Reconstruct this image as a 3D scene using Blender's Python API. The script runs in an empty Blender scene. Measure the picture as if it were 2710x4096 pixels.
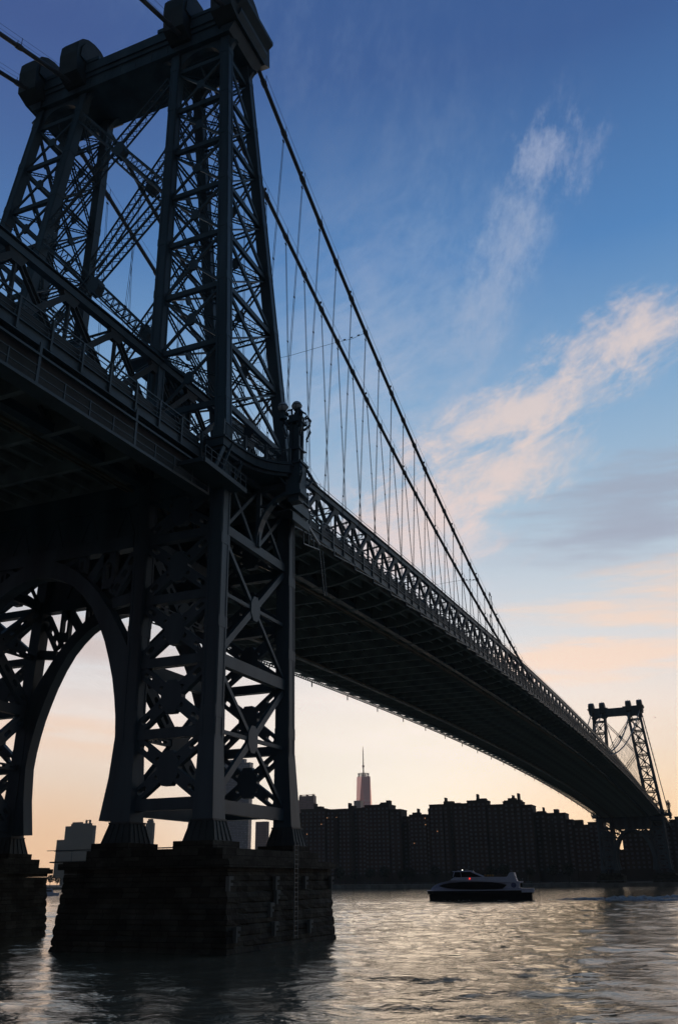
import bpy, math, random
import numpy as np
from mathutils import Vector, Matrix
random.seed(7)
SC = bpy.context.scene
COL = SC.collection
PI = math.pi

# ------------------------------------------------------------------ mesh helper
class MB:
    def __init__(s): s.v = []; s.f = []
    def add(s, vs, fs):
        o = len(s.v); s.v += [tuple(map(float, p)) for p in vs]; s.f += [tuple(i + o for i in f) for f in fs]
    def box(s, a, b):
        (x0, y0, z0), (x1, y1, z1) = a, b
        s.add([(x0,y0,z0),(x1,y0,z0),(x1,y1,z0),(x0,y1,z0),(x0,y0,z1),(x1,y0,z1),(x1,y1,z1),(x0,y1,z1)],
              [(0,3,2,1),(4,5,6,7),(0,1,5,4),(1,2,6,5),(2,3,7,6),(3,0,4,7)])
    def frustum(s, c0, h0, c1, h1):
        """box between two horizontal rectangles: centre (x,y,z) and half sizes (hx,hy)"""
        vs = []
        for c, h in ((c0, h0), (c1, h1)):
            for sx, sy in ((-1,-1),(1,-1),(1,1),(-1,1)): vs.append((c[0]+sx*h[0], c[1]+sy*h[1], c[2]))
        s.add(vs, [(0,3,2,1),(4,5,6,7),(0,1,5,4),(1,2,6,5),(2,3,7,6),(3,0,4,7)])
    def beam(s, a, b, w, h, n=(0,0,1)):
        """bar from a to b; h measured along n, w across"""
        a = Vector(a); b = Vector(b); d = b - a
        if d.length < 1e-6: return
        d.normalize(); n = Vector(n); sd = d.cross(n)
        if sd.length < 1e-4: n = Vector((1,0,0)); sd = d.cross(n)
        sd.normalize(); nn = sd.cross(d)
        vs = []
        for p in (a, b):
            for i, j in ((-1,-1),(1,-1),(1,1),(-1,1)): vs.append(p + sd*(i*w/2) + nn*(j*h/2))
        s.add(vs, [(0,3,2,1),(4,5,6,7),(0,1,5,4),(1,2,6,5),(2,3,7,6),(3,0,4,7)])
    def tube(s, pts, r, k=8, cap=True):
        pts = [Vector(p) for p in pts]; rs = r if isinstance(r, (list, tuple)) else [r]*len(pts)
        rings = []
        for i, p in enumerate(pts):
            d = (pts[min(i+1, len(pts)-1)] - pts[max(i-1, 0)]).normalized()
            u = d.cross(Vector((0,0,1)))
            if u.length < 1e-3: u = d.cross(Vector((1,0,0)))
            u.normalize(); w = d.cross(u)
            rings.append([p + (u*math.cos(2*PI*j/k) + w*math.sin(2*PI*j/k))*rs[i] for j in range(k)])
        vs = [v for r_ in rings for v in r_]
        fs = [(i*k+j, i*k+(j+1) % k, (i+1)*k+(j+1) % k, (i+1)*k+j) for i in range(len(pts)-1) for j in range(k)]
        if cap: fs += [tuple(range(k))[::-1], tuple((len(pts)-1)*k+j for j in range(k))]
        s.add(vs, fs)
    def prism(s, poly, axis, a, b):
        """extrude 2-D polygon along axis 'x','y','z' from a to b (poly in the other two coords)"""
        n = len(poly)
        def P(t, q):
            return (t, q[0], q[1]) if axis == 'x' else ((q[0], t, q[1]) if axis == 'y' else (q[0], q[1], t))
        s.add([P(a, q) for q in poly] + [P(b, q) for q in poly],
              [tuple(range(n)), tuple(range(2*n-1, n-1, -1))] + [(i, (i+1) % n, n+(i+1) % n, n+i)[::-1] for i in range(n)])
    def strip(s, top, bot, axis, a, b):
        """thick plate between two equal-length 2-D curves, extruded along axis"""
        for i in range(len(top)-1): s.prism([bot[i], bot[i+1], top[i+1], top[i]], axis, a, b)
    def lathe(s, prof, c, k=12):
        vs = []; fs = []
        for r, z in prof:
            for j in range(k): vs.append((c[0]+r*math.cos(2*PI*j/k), c[1]+r*math.sin(2*PI*j/k), c[2]+z))
        for i in range(len(prof)-1):
            for j in range(k): fs.append((i*k+j, i*k+(j+1) % k, (i+1)*k+(j+1) % k, (i+1)*k+j))
        s.add(vs, fs)
    def laced(s, a, b, W, n, f=.12, t=.14, D=0, zig=None, bar=.055):
        """laced member: two flange bars W apart in the plane with normal n, zigzag lacing between; D gives a second plane"""
        a = Vector(a); b = Vector(b); n = Vector(n).normalized(); d = (b-a); L = d.length; d.normalize()
        sd = d.cross(n).normalized()
        zig = zig or W
        m = max(2, int(L/zig))
        offs = (0,) if D == 0 else (-D/2, D/2)
        for i in (-1, 1):
            for o in offs: s.beam(a+sd*(i*W/2)+n*o, b+sd*(i*W/2)+n*o, f, t, n)
            if D:
                mm_ = max(2, int(L/D)); q0 = sd*(i*W/2)
                for k in range(mm_): e = 1 if k % 2 else -1; s.beam(a+d*(L*k/mm_)+q0+n*(e*D/2), a+d*(L*(k+1)/mm_)+q0-n*(e*D/2), .05, .05)
        for o in offs:
            for k in range(m):
                i = 1 if k % 2 else -1
                p = a + d*(L*k/m) + sd*(i*(W/2-.02)) + n*o; q_ = a + d*(L*(k+1)/m) - sd*(i*(W/2-.02)) + n*o
                s.beam(p, q_, bar, .03, n)
    def perf(s, a, b, W, n, t=.3, pitch=1.5, sl=.9, sw=.42, k=16, end=0):
        """plate member with round-ended slots cut along it"""
        a = Vector(a); b = Vector(b); n = Vector(n).normalized(); d = b-a; L = d.length; d.normalize()
        sd = d.cross(n).normalized()
        m = max(1, int(round(L/pitch))); pc = L/m; hl = min(sl, pc*.72)/2; hw = sw*W/2 if sw < 1 else .2
        for c in range(m):
            o = a + d*(pc*(c+.5))
            if c < end or c >= m-end:
                s.beam(a+d*(pc*c), a+d*(pc*(c+1)), W, t, n); continue
            inn = []; out = []
            for j in range(k):
                th = 2*PI*(j+.5)/k; cx, cy = math.cos(th), math.sin(th)
                straight = hl - hw
                inn.append((straight*(1 if cx > 0 else -1) + hw*cx, hw*cy))
                r = min(pc/2/max(abs(cx), 1e-6), W/2/max(abs(cy), 1e-6)); out.append((r*cx, r*cy))
            # insert the corners by snapping the nearest outer samples
            for sx in (-1, 1):
                for sy in (-1, 1):
                    jb = min(range(k), key=lambda j: (out[j][0]-sx*pc/2)**2 + (out[j][1]-sy*W/2)**2); out[jb] = (sx*pc/2, sy*W/2)
            vs = []
            for z in (-t/2, t/2):
                for q_ in inn: vs.append(o + d*q_[0] + sd*q_[1] + n*z)
                for q_ in out: vs.append(o + d*q_[0] + sd*q_[1] + n*z)
            fs = []
            for j in range(k):
                j2 = (j+1) % k
                fs += [(j, j2, k+j2, k+j), (3*k+j, 3*k+j2, 2*k+j2, 2*k+j), (j2, j, 2*k+j, 2*k+j2)]
                if abs(out[j][1]-out[j2][1]) < 1e-5: fs.append((k+j, k+j2, 3*k+j2, 3*k+j))
            s.add(vs, fs)
    def build(s, name, mat, parent=None, smooth=False, loc=None):
        me = bpy.data.meshes.new(name); me.from_pydata(s.v, [], s.f); me.validate(); me.materials.append(mat)
        import bmesh
        bm = bmesh.new(); bm.from_mesh(me); bmesh.ops.recalc_face_normals(bm, faces=bm.faces[:]); bm.to_mesh(me); bm.free()
        if smooth: me.shade_smooth()
        o = bpy.data.objects.new(name, me); COL.objects.link(o)
        if parent: o.parent = parent
        if loc: o.location = loc
        return o

def tag(o, label=None, cat=None, group=None, kind=None):
    if label: o['label'] = label
    if cat: o['category'] = cat
    if group: o['group'] = group
    if kind: o['kind'] = kind
    return o
def empty(name, loc=(0,0,0), rz=0):
    o = bpy.data.objects.new(name, None); COL.objects.link(o); o.location = loc; o.rotation_euler = (0,0,rz); return o
def dup(o, parent=None, loc=None):
    c = o.copy(); COL.objects.link(c)
    if parent: c.parent = parent
    if loc: c.location = loc
    return c

# ------------------------------------------------------------------ materials
def newmat(name):
    m = bpy.data.materials.new(name); m.use_nodes = True
    nt = m.node_tree; return m, nt, nt.nodes['Principled BSDF']
def mat(name, col, rough=.6, metal=0., var=.25, scale=.8, bump=0., bscale=8., spec=.4, streak=False):
    m, nt, p = newmat(name)
    N = nt.nodes; L = nt.links
    tc = N.new('ShaderNodeTexCoord'); mp = N.new('ShaderNodeMapping'); L.new(tc.outputs['Object'], mp.inputs[0])
    if streak: mp.inputs['Scale'].default_value = (1, 1, .15)
    no = N.new('ShaderNodeTexNoise'); no.inputs['Scale'].default_value = scale; no.inputs['Detail'].default_value = 7
    L.new(mp.outputs[0], no.inputs[0])
    r = N.new('ShaderNodeValToRGB'); r.color_ramp.elements[0].position = .3; r.color_ramp.elements[1].position = .7
    r.color_ramp.elements[0].color = (*[c*(1-var) for c in col], 1); r.color_ramp.elements[1].color = (*[min(1, c*(1+var)) for c in col], 1)
    L.new(no.outputs[0], r.inputs[0]); L.new(r.outputs[0], p.inputs['Base Color'])
    p.inputs['Roughness'].default_value = rough; p.inputs['Metallic'].default_value = metal
    p.inputs['Specular IOR Level'].default_value = spec
    if bump:
        n2 = N.new('ShaderNodeTexNoise'); n2.inputs['Scale'].default_value = bscale; n2.inputs['Detail'].default_value = 6
        L.new(tc.outputs['Object'], n2.inputs[0]); b = N.new('ShaderNodeBump'); b.inputs['Strength'].default_value = bump
        b.inputs['Distance'].default_value = .1; L.new(n2.outputs[0], b.inputs['Height']); L.new(b.outputs[0], p.inputs['Normal'])
    return m
def emis(name, col, st):
    m, nt, p = newmat(name); p.inputs['Base Color'].default_value = (*col, 1)
    p.inputs['Emission Color'].default_value = (*col, 1); p.inputs['Emission Strength'].default_value = st; return m
STEEL = mat('weathered_steel_paint', (.058,.096,.118), .5, .0, .38, .35, .15, 14, streak=True)
STEEL2 = mat('shade_lifted_underside_steel', (.27,.30,.29), .7, .0, .3, .5)  # shade lift put into the colour: paler than the side steel, under the deck
STEELD = mat('dark_steel', (.05,.065,.068), .6, .0, .25, .5)  # darker than the main steel: webs, saddle housings, pedestals, panels, side girder
RAIL = mat('rail_paint', (.075,.11,.125), .5, 0, .2, .6)
CABLE = mat('wrapped_cable', (.11,.125,.135), .5, 0, .15, 1.5)
ROPE = mat('wire_rope', (.09,.09,.085), .6)
GIRDERP = mat('ochre_girder_paint', (.24,.2,.14), .6, 0, .35, .6)
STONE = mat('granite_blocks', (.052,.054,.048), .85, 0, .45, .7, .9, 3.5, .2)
def block_joints(m, w, h):
    nt = m.node_tree; N = nt.nodes; L = nt.links; p = N['Principled BSDF']
    tc = N.new('ShaderNodeTexCoord'); sp = N.new('ShaderNodeSeparateXYZ'); L.new(tc.outputs['Object'], sp.inputs[0])
    ad = N.new('ShaderNodeMath'); ad.operation = 'ADD'; L.new(sp.outputs[0], ad.inputs[0]); L.new(sp.outputs[1], ad.inputs[1])
    cb = N.new('ShaderNodeCombineXYZ'); L.new(ad.outputs[0], cb.inputs[0]); L.new(sp.outputs[2], cb.inputs[1])
    b = N.new('ShaderNodeTexBrick'); b.inputs['Scale'].default_value = 1; b.inputs['Brick Width'].default_value = w; b.inputs['Row Height'].default_value = h
    b.inputs['Mortar Size'].default_value = .03; b.inputs['Mortar Smooth'].default_value = .6; b.inputs['Color1'].default_value = (.55,.5,.45,1); b.inputs['Color2'].default_value = (1.3,1.25,1.15,1); b.inputs['Mortar'].default_value = (.3,.3,.3,1)
    L.new(cb.outputs[0], b.inputs['Vector'])
    src = p.inputs['Base Color'].links[0].from_socket; mx = N.new('ShaderNodeMix'); mx.data_type = 'RGBA'; mx.blend_type = 'MULTIPLY'; mx.inputs[0].default_value = 1
    L.new(src, mx.inputs[6]); L.new(b.outputs['Color'], mx.inputs[7]); L.new(mx.outputs[2], p.inputs['Base Color'])
block_joints(STONE, 1.35, .655)
STONED = mat('wet_granite', (.07,.065,.05), .5, 0, .5, .8, .8, 3)
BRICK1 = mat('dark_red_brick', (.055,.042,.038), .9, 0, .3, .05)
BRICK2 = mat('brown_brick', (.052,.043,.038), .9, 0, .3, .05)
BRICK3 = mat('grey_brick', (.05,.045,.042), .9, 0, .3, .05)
GLASS = mat('window_glass', (.04,.055,.07), .3, 0, .3, .4, 0, 8, .8)
WHITE = mat('white_gelcoat', (.46,.55,.70), .4, 0, .06, .5)
HULL = mat('black_hull_paint', (.012,.014,.018), .8, spec=.15)
BLUE = mat('blue_logo_paint', (.08,.11,.24), .5)
ORANGE = mat('orange_plastic', (.30,.17,.03), .6)
GLOBE = mat('frosted_globe', (.45,.52,.55), .25, 0, .05, 1)
LAND = mat('dark_ground', (.04,.04,.035), .95)
BULK = mat('concrete_bulkhead', (.13,.14,.13), .9, 0, .4, .2)
LEAF = mat('dark_foliage', (.035,.04,.03), .95, 0, .5, .3)
LIT = emis('lit_window', (1., .5, .22), .4)
REDL = emis('red_lamp', (1., .03, .02), 2.5)
WHL = emis('white_lamp', (1., .95, .85), 3.)
BIRD = mat('gull_feather', (.1,.1,.1), .8)

def facade(name, base, glass, su, sv, rough=.35, axis=1, fw=.6, fh=.6, metal=0., vary=.4):
    """curtain wall: window bays in object space, drawn as brick cells"""
    m, nt, p = newmat(name); N = nt.nodes; L = nt.links
    tc = N.new('ShaderNodeTexCoord'); sp = N.new('ShaderNodeSeparateXYZ'); L.new(tc.outputs['Object'], sp.inputs[0])
    ad = N.new('ShaderNodeMath'); ad.operation = 'ADD'; L.new(sp.outputs[0], ad.inputs[0]); L.new(sp.outputs[1], ad.inputs[1])
    cb = N.new('ShaderNodeCombineXYZ'); L.new(ad.outputs[0], cb.inputs[0]); L.new(sp.outputs[2], cb.inputs[1])
    b = N.new('ShaderNodeTexBrick'); b.offset = .0; b.inputs['Scale'].default_value = 1
    b.inputs['Brick Width'].default_value = su; b.inputs['Row Height'].default_value = sv
    b.inputs['Mortar Size'].default_value = min(su, sv)*.22; b.inputs['Mortar Smooth'].default_value = .2
    b.inputs['Color1'].default_value = (*[g*(1-vary) for g in glass], 1); b.inputs['Color2'].default_value = (*[g*(1+vary) for g in glass], 1)
    b.inputs['Mortar'].default_value = (*base, 1)
    L.new(cb.outputs[0], b.inputs['Vector']); L.new(b.outputs['Color'], p.inputs['Base Color'])
    p.inputs['Roughness'].default_value = rough; p.inputs['Metallic'].default_value = metal
    return m
FGLASS = facade('pale_curtain_wall', (.11,.12,.15), (.24,.27,.33), 3.2, 3.4, .3)
FPINK = facade('rosy_stone_facade', (.42,.22,.19), (.18,.10,.10), 3.0, 3.6, .5)
FWTC = facade("rosy_mirror_glass", (1,.56,.50), (1,.60,.54), 30, 14, .3, metal=.9, vary=.08)
FGREY = facade('grey_office_facade', (.05,.035,.032), (.02,.015,.015), 3.2, 4.0, .6)

# ------------------------------------------------------------------ bridge geometry
S = 488.
def camber(x):
    if x < 0: return .045*x
    if x > S: return .045*(S-x)
    t = x/S; return 24*t*(1-t)
H0, ZK, ZF = 91.3, 40.1, 8.5
YO = (13.57, 17.70, 18.02); YI = (6.94, 10.40, 11.09); AX = (2.43, 6.075, 6.116)
def lerp3(T, z):
    if z >= ZK: return T[1] + (T[0]-T[1])*(z-ZK)/(H0-ZK)
    return T[1] + (T[2]-T[1])*(z-ZK)/(ZF-ZK)
def leg(z, outer, sx, sy): return Vector((sx*lerp3(AX, z), sy*(lerp3(YO, z) if outer else lerp3(YI, z)), z))
ZTOP = 94.3
LV = [H0 + (42.96-H0)*i/7 for i in range(8)]          # strut levels above the deck
LO = [9.5, 14.6, 20.1, 25.3, 30.6]                    # strut levels below the deck
def arch_y(z):
    P = [(8.5,8.95),(11.6,9.5),(14.6,9.75),(16.2,9.6),(17.6,9.35),(19.2,8.98),(20.8,8.45),(22.3,7.88),(24,7.05),(25.5,6.1),(26.6,5.1),(27.5,4.05),(28.2,2.8),(28.7,1.4),(28.85,0)]
    return P

def gusset(mb, c, n, r=.8, t=.1):
    c = Vector(c); n = Vector(n).normalized(); u = n.cross(Vector((0,0,1))).normalized(); w = u.cross(n)
    k = 8; vs = []
    for z in (-t/2, t/2):
        for j in range(k):
            th = 2*PI*(j+.5)/k; vs.append(c + u*(r*.8*math.cos(th)) + w*(r*1.1*math.sin(th)) + n*z)
    mb.add(vs, [tuple(range(k))[::-1], tuple(range(k, 2*k))] + [(j, (j+1) % k, k+(j+1) % k, k+j) for j in range(k)])

cb_count = {'cross_brace': 0, 'strut': 0}
def faces(sy):
    """(corner A, corner B, outward normal, is solid-skinned) for the four faces of one shaft"""
    return [((True,-1,sy),(False,-1,sy),Vector((-1,0,0)),'E'), ((True,1,sy),(False,1,sy),Vector((1,0,0)),'W'),
            ((True,-1,sy),(True,1,sy),Vector((0,sy,0)),'O'), ((False,-1,sy),(False,1,sy),Vector((0,-sy,0)),'I')]

def make_tower(bridge, T, near):
    # portal beam with cornice = the tower's own mesh
    m = MB()
    m.box((-3.0,-13.6,94.5), (3.0,13.6,97.7))
    for k in range(12):
        y = -12.4+k*2.25
        m.box((-3.05,y-.04,94.6), (-3.002,y+.04,96.2)); m.box((3.002,y-.04,94.6), (3.05,y+.04,96.2))
    m.box((-3.12,-13.3,94.35), (3.12,13.3,94.49)); m.box((-3.2,-13.3,96.25), (3.2,13.3,96.9)); m.box((-3.4,-13.2,96.91), (3.4,13.2,98.4))
    for sy in (-1, 1):
        m.prism([(sy*a, b) for a, b in [(16.3,98.9),(16.3,98.35),(15.0,97.2),(13.0,97.2),(13.0,98.9)]], 'x', -3.55, 3.55)
        m.prism([(sy*a, b) for a, b in [(15.7,97.15),(15.7,96.6),(15.1,95.6),(14.2,94.2),(13.0,94.2),(13.0,97.15)]], 'x', -3.25, 3.25)
        m.prism([(sy*a, b) for a, b in [(13.0,98.4),(13.0,98.95),(4.3,98.95),(4.3,98.4)]], 'x', -3.5, 3.5)
    # curved brackets between leg heads and the beam
    for sx in (-1, 1):
        for sy in (-1, 1):
            x0 = sx*2.25; xa, xb = min(x0-.3, x0+.3), max(x0-.3, x0+.3)
            yo, yi = 13.4, 6.75; mid = (yo+yi)/2; hw = (yo-yi)/2-.75
            th = [PI*j/16 for j in range(17)]
            bot = [(sy*(mid+hw*math.cos(a)), 91.75+2.1*math.sin(a)) for a in th]
            top = [(p[0], 94.35) for p in bot]
            m.strip(top, bot, 'x', xa, xb)
            m.prism([(sy*(yi+.75+0), 91.6), (sy*(yi+.74), 94.35), (sy*(yi-.1), 94.35), (sy*(yi-.1), 91.6)], 'x', xa+.02, xb-.02)
            m.prism([(sy*(yo-.75), 91.6), (sy*(yo-.74), 94.35), (sy*(yo+.1), 94.35), (sy*(yo+.1), 91.6)], 'x', xa+.02, xb-.02)
            th = [PI/2*j/8 for j in range(9)]
            bot = [(sy*(yi-.35-1.6*(1-math.cos(a))), 92.3+1.95*math.sin(a)) for a in th]
            m.strip([(sy*(yi+.1), 92.2) if j == 0 else (bot[j][0], 94.32) for j in range(9)], bot, 'x', xa+.04, xb-.04)
            bot = [(sy*(yo+.45+1.0*(1-math.cos(a))), 90.6+2.6*math.sin(a)) for a in th]
            m.strip([(sy*(yo+.2), 94.3)]*9, bot, 'x', xa+.04, xb-.04)
            # north/south face bracket
        # deck-level heavy portal girder between the shafts
    tw = m.build('tower', STEEL, bridge, loc=(T,0,0))
    tag(tw, 'near steel tower rising out of the frame on the left' if near else 'far steel tower small at the right')
    for sy in (-1, 1):
        for cy in (14.0, 7.6):
            h = MB()
            if near: prof = [(-4.9,96.0),(-5.2,99.0),(-5.1,100.6),(-4.6,101.6),(-3.6,102.5),(-2.4,103.0),(-1.2,103.1),(.5,102.3),(2.0,101.1),(3.4,99.9),(4.4,98.9),(4.6,96.2),(3.4,95.4),(-3.4,95.4)]
            else: prof = [(-4.9,96.0),(-5.1,98.9),(-5.0,100.2),(-4.5,101.1),(-3.2,102.0),(0,102.8),(2.6,102.3),(4.2,101.2),(5.2,99.4),(5.0,96.2),(3.9,95.4),(-3.9,95.4)]
            h.prism(prof, 'y', sy*cy-1.35, sy*cy+1.35)
            h.prism([(p[0]*.9, p[1]-.45) for p in prof[1:-3]], 'y', sy*cy-1.5, sy*cy+1.5)
            o = h.build('saddle_housing', STEELD, tw)
            if not near:
                a = MB()
                for k in range(3):
                    a.tube([(-1+k, sy*cy+.5-k*.5, 101.2), (-1+k, sy*cy+.5-k*.5, 102.6+.8*(k == 1))], .09, 5)
                a.build('antenna', RAIL, o)
    # legs
    for outer in (True, False):
        for sx in (-1, 1):
            for sy in (-1, 1):
                l = MB()
                for za, zb, w in ((ZK, ZTOP, 1.1), (ZF-.5, ZK, 1.28)):
                    a = leg(za, outer, sx, sy); b = leg(zb, outer, sx, sy)
                    l.frustum(a, (w/2, w/2), b, (w/2*.97, w/2*.97))
                a = leg(8.2, outer, sx, sy); b = leg(14.2, outer, sx, sy); a.x += sx*.15; a.y += sy*(.15 if outer else .1)
                l.frustum(a, (.88, .85), b, (.655, .655))
                k = ZF+7
                while k < 92:      # splice collars and corner angles
                    c = leg(k, outer, sx, sy); d = leg(k+.9, outer, sx, sy); w = (1.1 if k > ZK-1 else 1.28)/2+.022
                    if not (ZK-2 < k < ZK+1): l.frustum(c, (w, w), d, (w, w))
                    k += 6.9
                for e in (-1, 1):  # raised corner strips on the two outer faces
                    for za, zb, w in ((ZK+.1, ZTOP-.1, 1.1), (ZF, ZK-.1, 1.28)):
                        a = leg(za, outer, sx, sy); b = leg(zb, outer, sx, sy)
                        l.beam(a+Vector((e*w*.36, sy*(w/2+.02), 0)), b+Vector((e*w*.36, sy*(w/2*.97+.02), 0)), .16, .05, (0,1,0))
                        l.beam(a+Vector((sx*(w/2+.02), e*w*.36, 0)), b+Vector((sx*(w/2*.97+.02), e*w*.36, 0)), .16, .05, (1,0,0))
                lg = l.build('leg', STEEL, tw)
                p = MB(); c = leg(ZF, outer, sx, sy)
                p.frustum((c.x+sx*.18, c.y+sy*.15, 6.85), (1.3, 1.25), (c.x+sx*.15, c.y+sy*.15, 8.2), (.93, .9))
                for j in range(5):
                    for e in (-1, 1):
                        f = -1+.5*j
                        cx, cy = c.x+sx*.16, c.y+sy*.15
                        p.beam((cx+f*1.2, cy+e*1.26, 6.9), (cx+f*.86, cy+e*.92, 8.2), .05, .08, (0,1,0))
                        p.beam((cx+e*1.31, cy+f*1.15, 6.9), (cx+e*.95, cy+f*.83, 8.2), .05, .08, (1,0,0))
                p.box((cx-.98, cy-.95, 8.21), (cx+.98, cy+.95, 8.33))
                p.build('pedestal', STEELD, lg)
    # face bracing
    rest = MB(); 
    def put(name, mb, det, mt=STEEL):
        if det:
            mb.build(name, mt, tw)
        else:
            rest.add(mb.v, mb.f)
    for sy in (-1, 1):
        for A, B, n, nm in faces(sy):
            solid = nm in 'EO'
            for i, z in enumerate(LV):
                a, b = leg(z, *A), leg(z, *B); u = (b-a).normalized()
                m = MB(); p, q_ = a+u*.5, b-u*.5
                if solid or not near:
                    m.beam(p, q_, .55 if near else .7, .35, n)
                else:
                    m.laced(p, q_, .6, n, .12, .2, zig=.5, bar=.05)
                if i == 0: m.beam(p+Vector((0,0,.9)), q_+Vector((0,0,.9)), .05, .05)
                put('strut', m, near or nm == 'E')
                if i < 7:
                    z2 = LV[i+1]; m = MB()
                    a2, b2 = leg(z2, *A), leg(z2, *B)
                    off = .45
                    P1, P2, Q1, Q2 = a+u*off-Vector((0,0,.35)), b-u*off-Vector((0,0,.35)), a2+u*off+Vector((0,0,.35)), b2-u*off+Vector((0,0,.35))
                    C = (P1+P2+Q1+Q2)/4
                    if nm == 'O':
                        m.beam(P1, Q2, .46, .22, n); m.beam(P2+n*.02, Q1+n*.02, .16, .16, n)
                        gusset(m, C+n*.13, n, .4, .05)
                    elif nm == 'E':
                        w_ = .26 if near else .42
                        for e in (P1, Q1, P2, Q2): m.beam(e, C, w_, .2, n)
                        gusset(m, C, n, .62, .26)
                    elif nm == 'W' and not near:
                        m.beam(P1, Q2, .42, .3, n); m.beam(P2, Q1, .42, .28, n); gusset(m, C, n, .9, .35)
                    elif nm == 'W':
                        m.laced(P1, Q2, .55, n, .1, .2, zig=.45); m.laced(P2, Q1, .55, n, .1, .2, zig=.45); gusset(m, C, n, .7, .2)
                    else:
                        m.laced(P1, Q2, .5, n, .09, .16, zig=.42); m.beam(P2, Q1, .2, .2, n); gusset(m, C, n, .55, .2)
                    put('cross_brace', m, near or nm == 'E')
                    if near and nm == 'E':   # laced diaphragm crossing the inside of the shaft
                        d = MB()
                        d.laced(leg(z, True, -1, sy)-Vector((-.4, sy*.4, 0)), leg(z, False, 1, sy)-Vector((.4, -sy*.4, 0)), .4, (0,0,1), .08, .12, zig=.4)
                        d.laced(leg(z, True, 1, sy)-Vector((.4, sy*.4, 0)), leg(z, False, -1, sy)+Vector((.4, sy*.4, 0)), .4, (0,0,1), .08, .12, zig=.4)
                        d.laced(leg(z, True, -1, sy)*.5+leg(z, False, -1, sy)*.5, leg(z2, True, 1, sy)*.5+leg(z2, False, 1, sy)*.5, .5, (0,1,0), .08, .12, zig=.45)
                        rest.add(d.v, d.f)
            # below deck
            if nm in 'EW':
                for i, z in enumerate(LO):
                    a, b = leg(z, *A), leg(z, *B); u = (b-a).normalized(); m = MB()
                    m.beam(a+u*.6, b-u*.6, .85 if i in (0,) else .75, .7, n); put('strut', m, near)
                    if i < 4 or near:
                        z2 = LO[i+1] if i < 4 else 35.2
                        a2, b2 = leg(z2, *A), leg(z2, *B); m = MB()
                        P1, P2, Q1, Q2 = a+u*.6+Vector((0,0,.5)), b-u*.6+Vector((0,0,.5)), a2+u*.6-Vector((0,0,.5)), b2-u*.6-Vector((0,0,.5))
                        C = (P1+P2+Q1+Q2)/4
                        for e in (P1, P2, Q1, Q2):
                            m.perf(e, C, .95, n, .55, 1.6, .85, .42)
                        gusset(m, C, n, 1.25, .6)
                        put('cross_brace', m, near)
            else:
                pan = [(9.3, 20.1), (20.1, 31.0)]
                for i, (z, z2) in enumerate(pan):
                    a, b, a2, b2 = leg(z, *A), leg(z, *B), leg(z2, *A), leg(z2, *B); u = (b-a).normalized()
                    vis = near
                    m = MB(); m.beam(a+u*.6, b-u*.6, .95, .6, n); put('strut', m, vis)
                    m = MB(); c1, c2 = (a+a2)/2+u*.6, (b+b2)/2-u*.6
                    outerN = nm == 'O'
                    if outerN: m.beam(c1, c2, .3, .22, n)
                    else: m.perf(c1, c2, .5, n, .4, 1.4, .8, .45)
                    put('strut', m, vis)
                    P1, P2, Q1, Q2 = a+u*.6+Vector((0,0,.6)), b-u*.6+Vector((0,0,.6)), a2+u*.6-Vector((0,0,.6)), b2-u*.6-Vector((0,0,.6))
                    C = (P1+P2+Q1+Q2)/4; m = MB()
                    if outerN and near and sy < 0:
                        m.beam(P1, C, .55, .3, n); m.beam(Q2, C, .52, .3, n); m.beam(P2, C, .3, .3, n); m.beam(Q1, C, .34, .3, n)
                        gusset(m, C+n*.05, n, 1.05, .34)
                    else:
                        for e in (P1, P2, Q1, Q2): m.perf(e, C, 1.1, n, .55, 1.7, .95, .4)
                        gusset(m, C, n, 1.45, .6)
                    put('cross_brace', m, vis)
                a, b = leg(31.0, *A), leg(31.0, *B); u = (b-a).normalized(); m = MB(); m.beam(a+u*.6, b-u*.6, .8, .5, n); put('strut', m, near)
                a2, b2 = leg(36.4, *A), leg(36.4, *B); m = MB()
                mid = (a+b)/2; mt_ = (a2+b2)/2
                m.beam(a+u*.6, mt_, .3, .25, n); m.beam(b-u*.6, mt_, .3, .25, n); m.beam(mid, a2+u*.6, .34, .25, n); m.beam(mid, b2-u*.6, .34, .25, n)
                put('cross_brace', m, near)
    # lattice crosses between the two shafts above the deck
    for sx in (-1, 1):
        for zt, zb in ((90.2, 72.6), (71.0, 51.6)):
            for e in (-1, 1):
                a = leg(zt, False, sx, e); b = leg(zb, False, sx, -e); a.y -= e*.5; b.y += e*.5
                m = MB()
                if near: m.laced(a, b, 1.05, (1,0,0), .17, .16, D=.85, zig=.62, bar=.075)
                else: m.laced(a, b, 1.05, (1,0,0), .2, .3, zig=1.1, bar=.12)
                if e == 1: gusset(m, (a+b)/2, (1,0,0), .95, 1.0)
                m.build('lattice_brace', STEEL, tw)
    # deck-level portal between shafts and the arch ribs
    for sx in (-1, 1):
        m = MB(); x = sx*6.1; P = arch_y(0)
        pts = [(y, z) for z, y in P]; full = pts + [(-y, z) for y, z in pts[::-1][1:]]
        out = []
        for y, z in full:
            s_ = 1 if y >= 0 else -1; ay = abs(y)
            if z <= 19.2: out.append((s_*max(ay+.3, 11.0), z))
            else:
                k = (z-19.2)/(28.85-19.2); cx = ay*(1+.17*(1-k)) + (1-k)*.9; out.append((s_*cx if ay > 0 else 0, z+1.35*k+.2))
        m.strip(out, full, 'x', x-.6, x+.6)
        m.build('arch_rib', STEEL, tw)
        m = MB()
        m.box((x-.12,-10,31.3), (x+.12,10,34.3)); m.box((x-.5,-9.8,30.2), (x+.5,9.8,31.4)); m.box((x-.45,-9.8,34.2), (x+.45,9.8,36.2))
        m.box((x-.5,-17,34.3), (x+.5,-11.2,36.3)); m.box((x-.5,11.2,34.3), (x+.5,17,36.3))
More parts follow.
